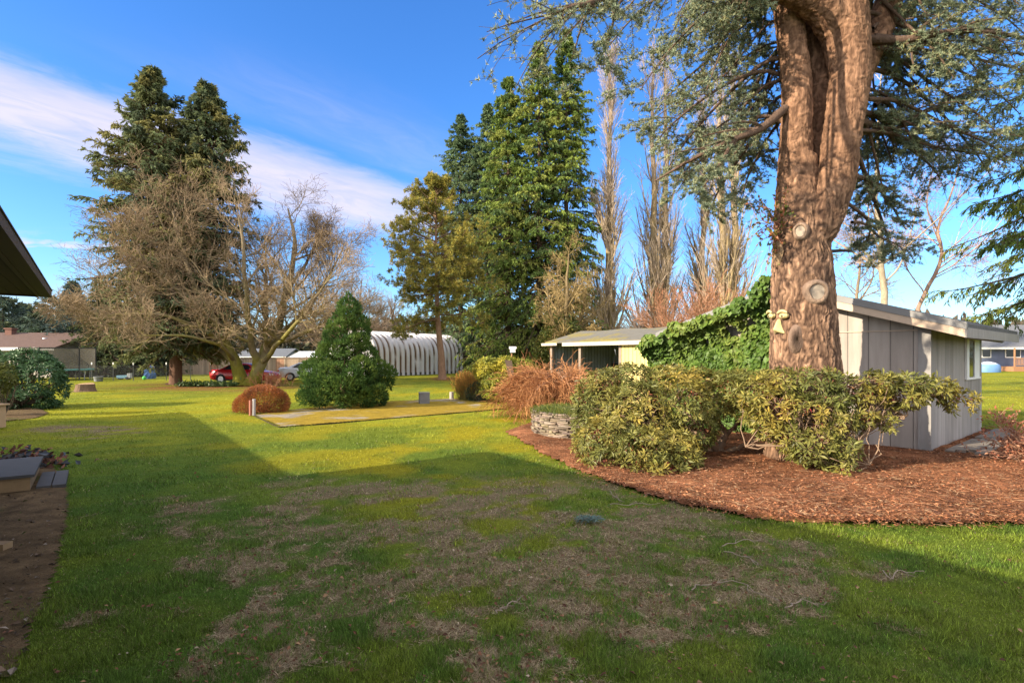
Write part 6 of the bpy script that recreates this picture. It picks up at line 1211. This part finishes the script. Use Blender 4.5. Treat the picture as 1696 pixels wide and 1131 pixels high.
def weeping_maple():
    o = np.array([(932 - CX) / F * 17.6, 17.6, 0]); t = thing('weeping_maple', 'bare weeping dwarf maple, a cascade of orange brown twigs behind the stone planter', 'shrub', o)
    m = MB(); top = o + [.1, 0, 1.35]; capped(m, resamp(np.array([o, o + [.15, .1, .5], o + [-.05, 0, 1.0], top]), 12), np.linspace(.12, .07, 12), 10, (.20, .13, .09)); 
    n = 80; a = rng.uniform(0, 6.283, n); r = rng.uniform(.5, 1, n); D = np.c_[np.cos(a), .8 * np.sin(a), .48 + 0 * a]; S = o + np.c_[np.cos(a) * .1, np.sin(a) * .1, rng.uniform(.55, 1.2, n)]; P1 = grow(S, D, 2.30 * r, 9, -.17, .12); v, f = tubes(P1, np.linspace(.035, .01, 9)[None].repeat(n, 0), 5); m.add(v, f, (.27, .15, .09)); m.build('branches', twig_m, t)
    q, T = at_t(np.repeat(P1, 36, 0), rng.uniform(.22, 1, n * 36)); out = unit((q - o) * [1, 1, 0]); D = unit(T * .6 + out * rng.uniform(0, .6, (len(q), 1)) + rng.normal(size=q.shape) * .40 + [0, 0, -.05]); P2 = grow(q, D, rng.uniform(.4, 1.05, len(q)), 7, -.17, .24); P2[..., 2] = np.maximum(P2[..., 2], .06 + .08 * rng.uniform(size=P2.shape[:2]))
    tw = MB(); v, f = tubes(P2, np.linspace(.0075, .004, 7)[None].repeat(len(P2), 0), 3); cc = fbmcol(P2[:, 3], [(.26, .12, .06), (.40, .19, .085), (.50, .26, .12)], 1.6, 730, .16); tw.add(v, f, np.repeat(cc, 21, 0))
    q, T = at_t(np.repeat(P2, 3, 0), rng.uniform(.1, .9, len(P2) * 3)); P3 = grow(q, unit(T + runit(len(q)) * .8), rng.uniform(.12, .4, len(q)), 4, -.22, .15); v, f = tubes(P3, np.full(P3.shape[:2], .0042), 3); tw.add(v, f, np.repeat(fbmcol(P3[:, 1], [(.26, .12, .055), (.40, .19, .085), (.48, .25, .11)], 1.6, 730, .18), 12, 0)); tw.build('crown', twig_m, t)
weeping_maple()

def planter():
    Zc = 14.35; o = np.array([(988 - CX) / F * Zc, Zc, 0]); R = 1.62; t = thing('stone_planter', 'low round dry stone planter wall with grass on top', 'planter', o); m = MB(); z = 0.0
    while z < .58:
        h = rng.uniform(.028, .055); a = rng.uniform(0, .3)
        while a < 6.283 + .1:
            w = rng.uniform(.10, .32) / R; d = rng.normal() * .025; col = np.array([.25, .20, .15]) * rng.uniform(.5, 1.25) * np.array([1, rng.uniform(.93, 1.05), rng.uniform(.85, 1.1)]); p = []
            for zz in (z + .003 + rng.uniform(0, .006), z + h - .003):
                for aa, rr in ((a, R + d), (a + w * .95, R + d + rng.normal() * .012), (a + w * .95, R - .2), (a, R - .2)):
                    p.append((o[0] + rr * np.cos(aa), o[1] + rr * np.sin(aa), zz + rng.normal() * .003))
            hexa(m, p, col); a += w
        z += h
    m.build('stone_wall', mat('field_stone', attr=True, rough=.95, var=.28, vscale=9, bump=.012, bscale=28), t)
    e = MB(); th = np.arange(40) / 40 * 2 * np.pi; rows = [np.c_[o[0] + r * np.cos(th), o[1] + r * np.sin(th), np.full(40, zz)] for r, zz in ((R - .05, .58), (R - .4, .63), (.02, .70))]; i = np.arange(120).reshape(3, 40); j = np.roll(i, -1, 1); e.add(np.concatenate(rows), np.stack([i[:-1], j[:-1], j[1:], i[1:]], -1).reshape(-1, 4), (.09, .10, .03), 0, True); e.build('soil', soil_m, t)
    n = 9000; a = rng.uniform(0, 6.28, n); r = (R + .02) * np.sqrt(rng.uniform(.3, 1, n)); P = np.c_[o[0] + r * np.cos(a), o[1] + r * np.sin(a), .575 + .06 * (1 - r / R)]; D = unit(np.c_[np.cos(a) * .5, np.sin(a) * .5, np.full(n, .5)] + rng.normal(size=(n, 3)) * .5); V, f = leaves(P, D, runit(n), rng.uniform(.06, .16, n), .014, .1, .3); g = MB(); g.add(V, f, lcol(n, [(.10, .14, .02), (.17, .17, .03), (.07, .10, .02)])); g.build('grass_tufts', leaf_m, t)
planter()

def ivy():
    # ivy over the left half of the shed's gable wall
    C = np.array([8.33, 11.34]); nrm = np.array([-.757, -.653]); t = thing('ivy', 'glossy green ivy covering the left half of the shed wall', 'climber', (*(C + WS * 4.9 + nrm * .3), 0)); n = 24000
    u = rng.uniform(2.35, 6.5, n); pk = 2.8; roofz = 2.52 + .307 * np.minimum(u, 5.6 - u); ceil = np.interp(u, [2.3, 2.6, 3.0, 3.5, 4.2, 5.0, 5.6, 6.2, 6.75], [3.2, 3.62, 3.72, 3.45, 3.0, 2.8, 2.72, 2.5, 2.0]) + (fbm2(u, 0 * u, 2.4, 3, 740) - .5) * .5
    z = ceil * rng.uniform(0, 1, n) ** .7; th = .10 + .38 * fbm(np.c_[u * 1.4, z * 1.4, 0 * u], 3, 741) + np.where(z > roofz - .1, .22, 0) ; d = th * rng.uniform(.45, 1.0, n); ok = fbm(np.c_[u * 3.2, z * 3.2, 0 * u], 3, 744) > .36 + rng.normal(size=n) * .05; u, z, d, roofz = u[ok], z[ok], d[ok], roofz[ok]; n = len(u)
    d = d + .34 * sstep(z - roofz, -.55, -.10)
    q = C + WS * u[:, None] + nrm * d[:, None]; P = np.c_[q, z]; N3 = np.array([nrm[0], nrm[1], .25]); Nn = unit(N3 + rng.normal(size=(n, 3)) * .42); D = unit(np.c_[rng.normal(size=n) * .6, rng.normal(size=n) * .3, -np.ones(n)] + rng.normal(size=(n, 3)) * .4)
    s = rng.uniform(.065, .155, n); S = unit(np.cross(D, Nn)); D = np.cross(Nn, S); k = lambda a, b, c=0: P + D * (s * a)[:, None] + S * (s * b)[:, None] + Nn * (s * c)[:, None]
    V = np.stack([k(0, 0), k(-.12, .38, .08), k(.35, .52, .04), k(.95, 0, -.1), k(.35, -.52, .04), k(-.12, -.38, .08)], 1).reshape(-1, 3); i = np.arange(6 * n).reshape(n, 6); f = np.r_[i[:, [0, 1, 2, 3]], i[:, [0, 3, 4, 5]]]
    c = fbmcol(P, [(.045, .095, .018), (.075, .14, .024), (.12, .185, .032), (.18, .215, .04)], 1.5, 742); m = MB(); m.add(V, f, np.repeat(c, 6, 0)); m.build('foliage', mat('ivy_leaf', attr=True, rough=.5, var=0, spec=.25, transl=.25), t)
    st = rng.uniform(2.5, 5.5, 70); S_ = np.c_[C + WS * st[:, None] + nrm * .07, np.zeros(70)]; P = grow(S_, np.c_[rng.normal(size=70) * .2, rng.normal(size=70) * .05, np.ones(70)], rng.uniform(1.4, 2.3, 70), 8, .1, .12); pl = (P[..., :2] - C) @ nrm; P[..., :2] += nrm * (.06 - pl)[..., None]; m = MB(); v, f = tubes(P, np.full(P.shape[:2], .014), 5); m.add(v, f, (.17, .12, .08)); m.build('stems', twig_m, t)
    # bramble sprouting from the old limb scar on the trunk
    o = pt(1275, 372, 10.55); b = thing('bramble', 'leafy reddish bramble sprouting from a hollow in the cedar trunk', 'climber', o); n = 46; D = np.c_[-np.abs(rng.normal(size=n)) * .7 + .15, -np.abs(rng.normal(size=n)) * .35, rng.normal(size=n) * .8 + .25]; P = grow(np.repeat(o[None], n, 0) + rng.normal(size=(n, 3)) * [.12, .05, .14] + [.12, 0, -.05], D, rng.uniform(.25, .75, n), 7, -.10, .16); m = MB(); v, f = tubes(P, np.full((n, 7), .0055), 4); m.add(v, f, (.33, .15, .09)); m.build('stems', twig_m, b)
    q, T = at_t(np.repeat(P, 8, 0), rng.uniform(.25, 1, n * 8)); V, f = leaves(q, unit(T + runit(len(q))), runit(len(q)), rng.uniform(.05, .10, len(q)), .05, .2, .5); m = MB(); m.add(V, f, lcol(len(q), [(.13, .15, .03), (.20, .17, .035), (.33, .12, .05), (.09, .11, .03)])); m.build('foliage', leaf_m, b)
    # sparse reddish bush at the right edge
    o = gp(1725, 770); t = thing('barberry_bush', 'sparse twiggy bush with reddish dry leaves at the right edge', 'shrub', o); n = 30; a = rng.uniform(1.9, 4.6, n); D = np.c_[np.cos(a) * .8, np.sin(a) * .5, rng.uniform(.15, 1.1, n)]; P = grow(np.repeat(o[None], n, 0), D, rng.uniform(.5, 1.25, n), 8, .02, .2); m = MB(); v, f = tubes(P, np.linspace(.012, .004, 8)[None].repeat(n, 0), 4); m.add(v, f, (.30, .18, .12)); P2, R2 = kids(P, np.full((n, 8), .006), 6, .3, 1, (30, 70), (.2, .45), 4, .0, .2, .7, .5, .4, .1); v, f = tubes(P2, R2, 3); m.add(v, f, (.32, .19, .13)); m.build('branches', twig_m, t)
    q, T = at_t(np.repeat(P2, 5, 0), rng.uniform(.5, 1, len(P2) * 5)); V, f = leaves(q + rng.normal(size=q.shape) * .02, unit(T + runit(len(q))), runit(len(q)), .07, .035); m = MB(); m.add(V, f, lcol(len(q), [(.33, .11, .06), (.40, .20, .12), (.24, .10, .06)])); m.build('foliage', leaf_m, t)
    # little bare shrub by the cars and low plants under the maple
    o = pt(450, 590, 37.0); o[2] = 0; t = thing('dry_shrub', 'small rusty twiggy shrub before the bonnet of the red car', 'shrub', o); n = 60; a = rng.uniform(0, 6.28, n); P = grow(np.repeat(o[None], n, 0) + rng.normal(size=(n, 3)) * [.5, .3, 0], np.c_[np.cos(a) * .5, np.sin(a) * .5, np.ones(n)], rng.uniform(.5, 1.1, n), 5, 0, .15); m = MB(); v, f = tubes(P, np.full((n, 5), .012), 3); m.add(v, f, (.30, .15, .09)); P2, R2 = kids(P, np.full((n, 5), .01), 7, .2, 1, (30, 70), (.3, .6), 3, 0, .2, .7); v, f = tubes(P2, np.maximum(R2, .007), 3); m.add(v, f, (.36, .16, .08)); m.build('branches', twig_m, t)
    n = 900; c0 = pt(352, 590, 37.2); P = np.c_[c0[0] + rng.uniform(-2.2, 1.6, n), c0[1] + rng.normal(size=n) * .35, np.abs(rng.normal(size=n)) * .10]; V, f = leaves(P, unit(runit(n) + [0, 0, .6]), runit(n), .22, .11); m = MB(); m.add(V, f, lcol(n, [(.05, .09, .025), (.08, .13, .03)])); kind(m.build('ground_cover', leaf_m), 'stuff', 'low green leafy ground cover at the foot of the maple', 'ground cover')
ivy()
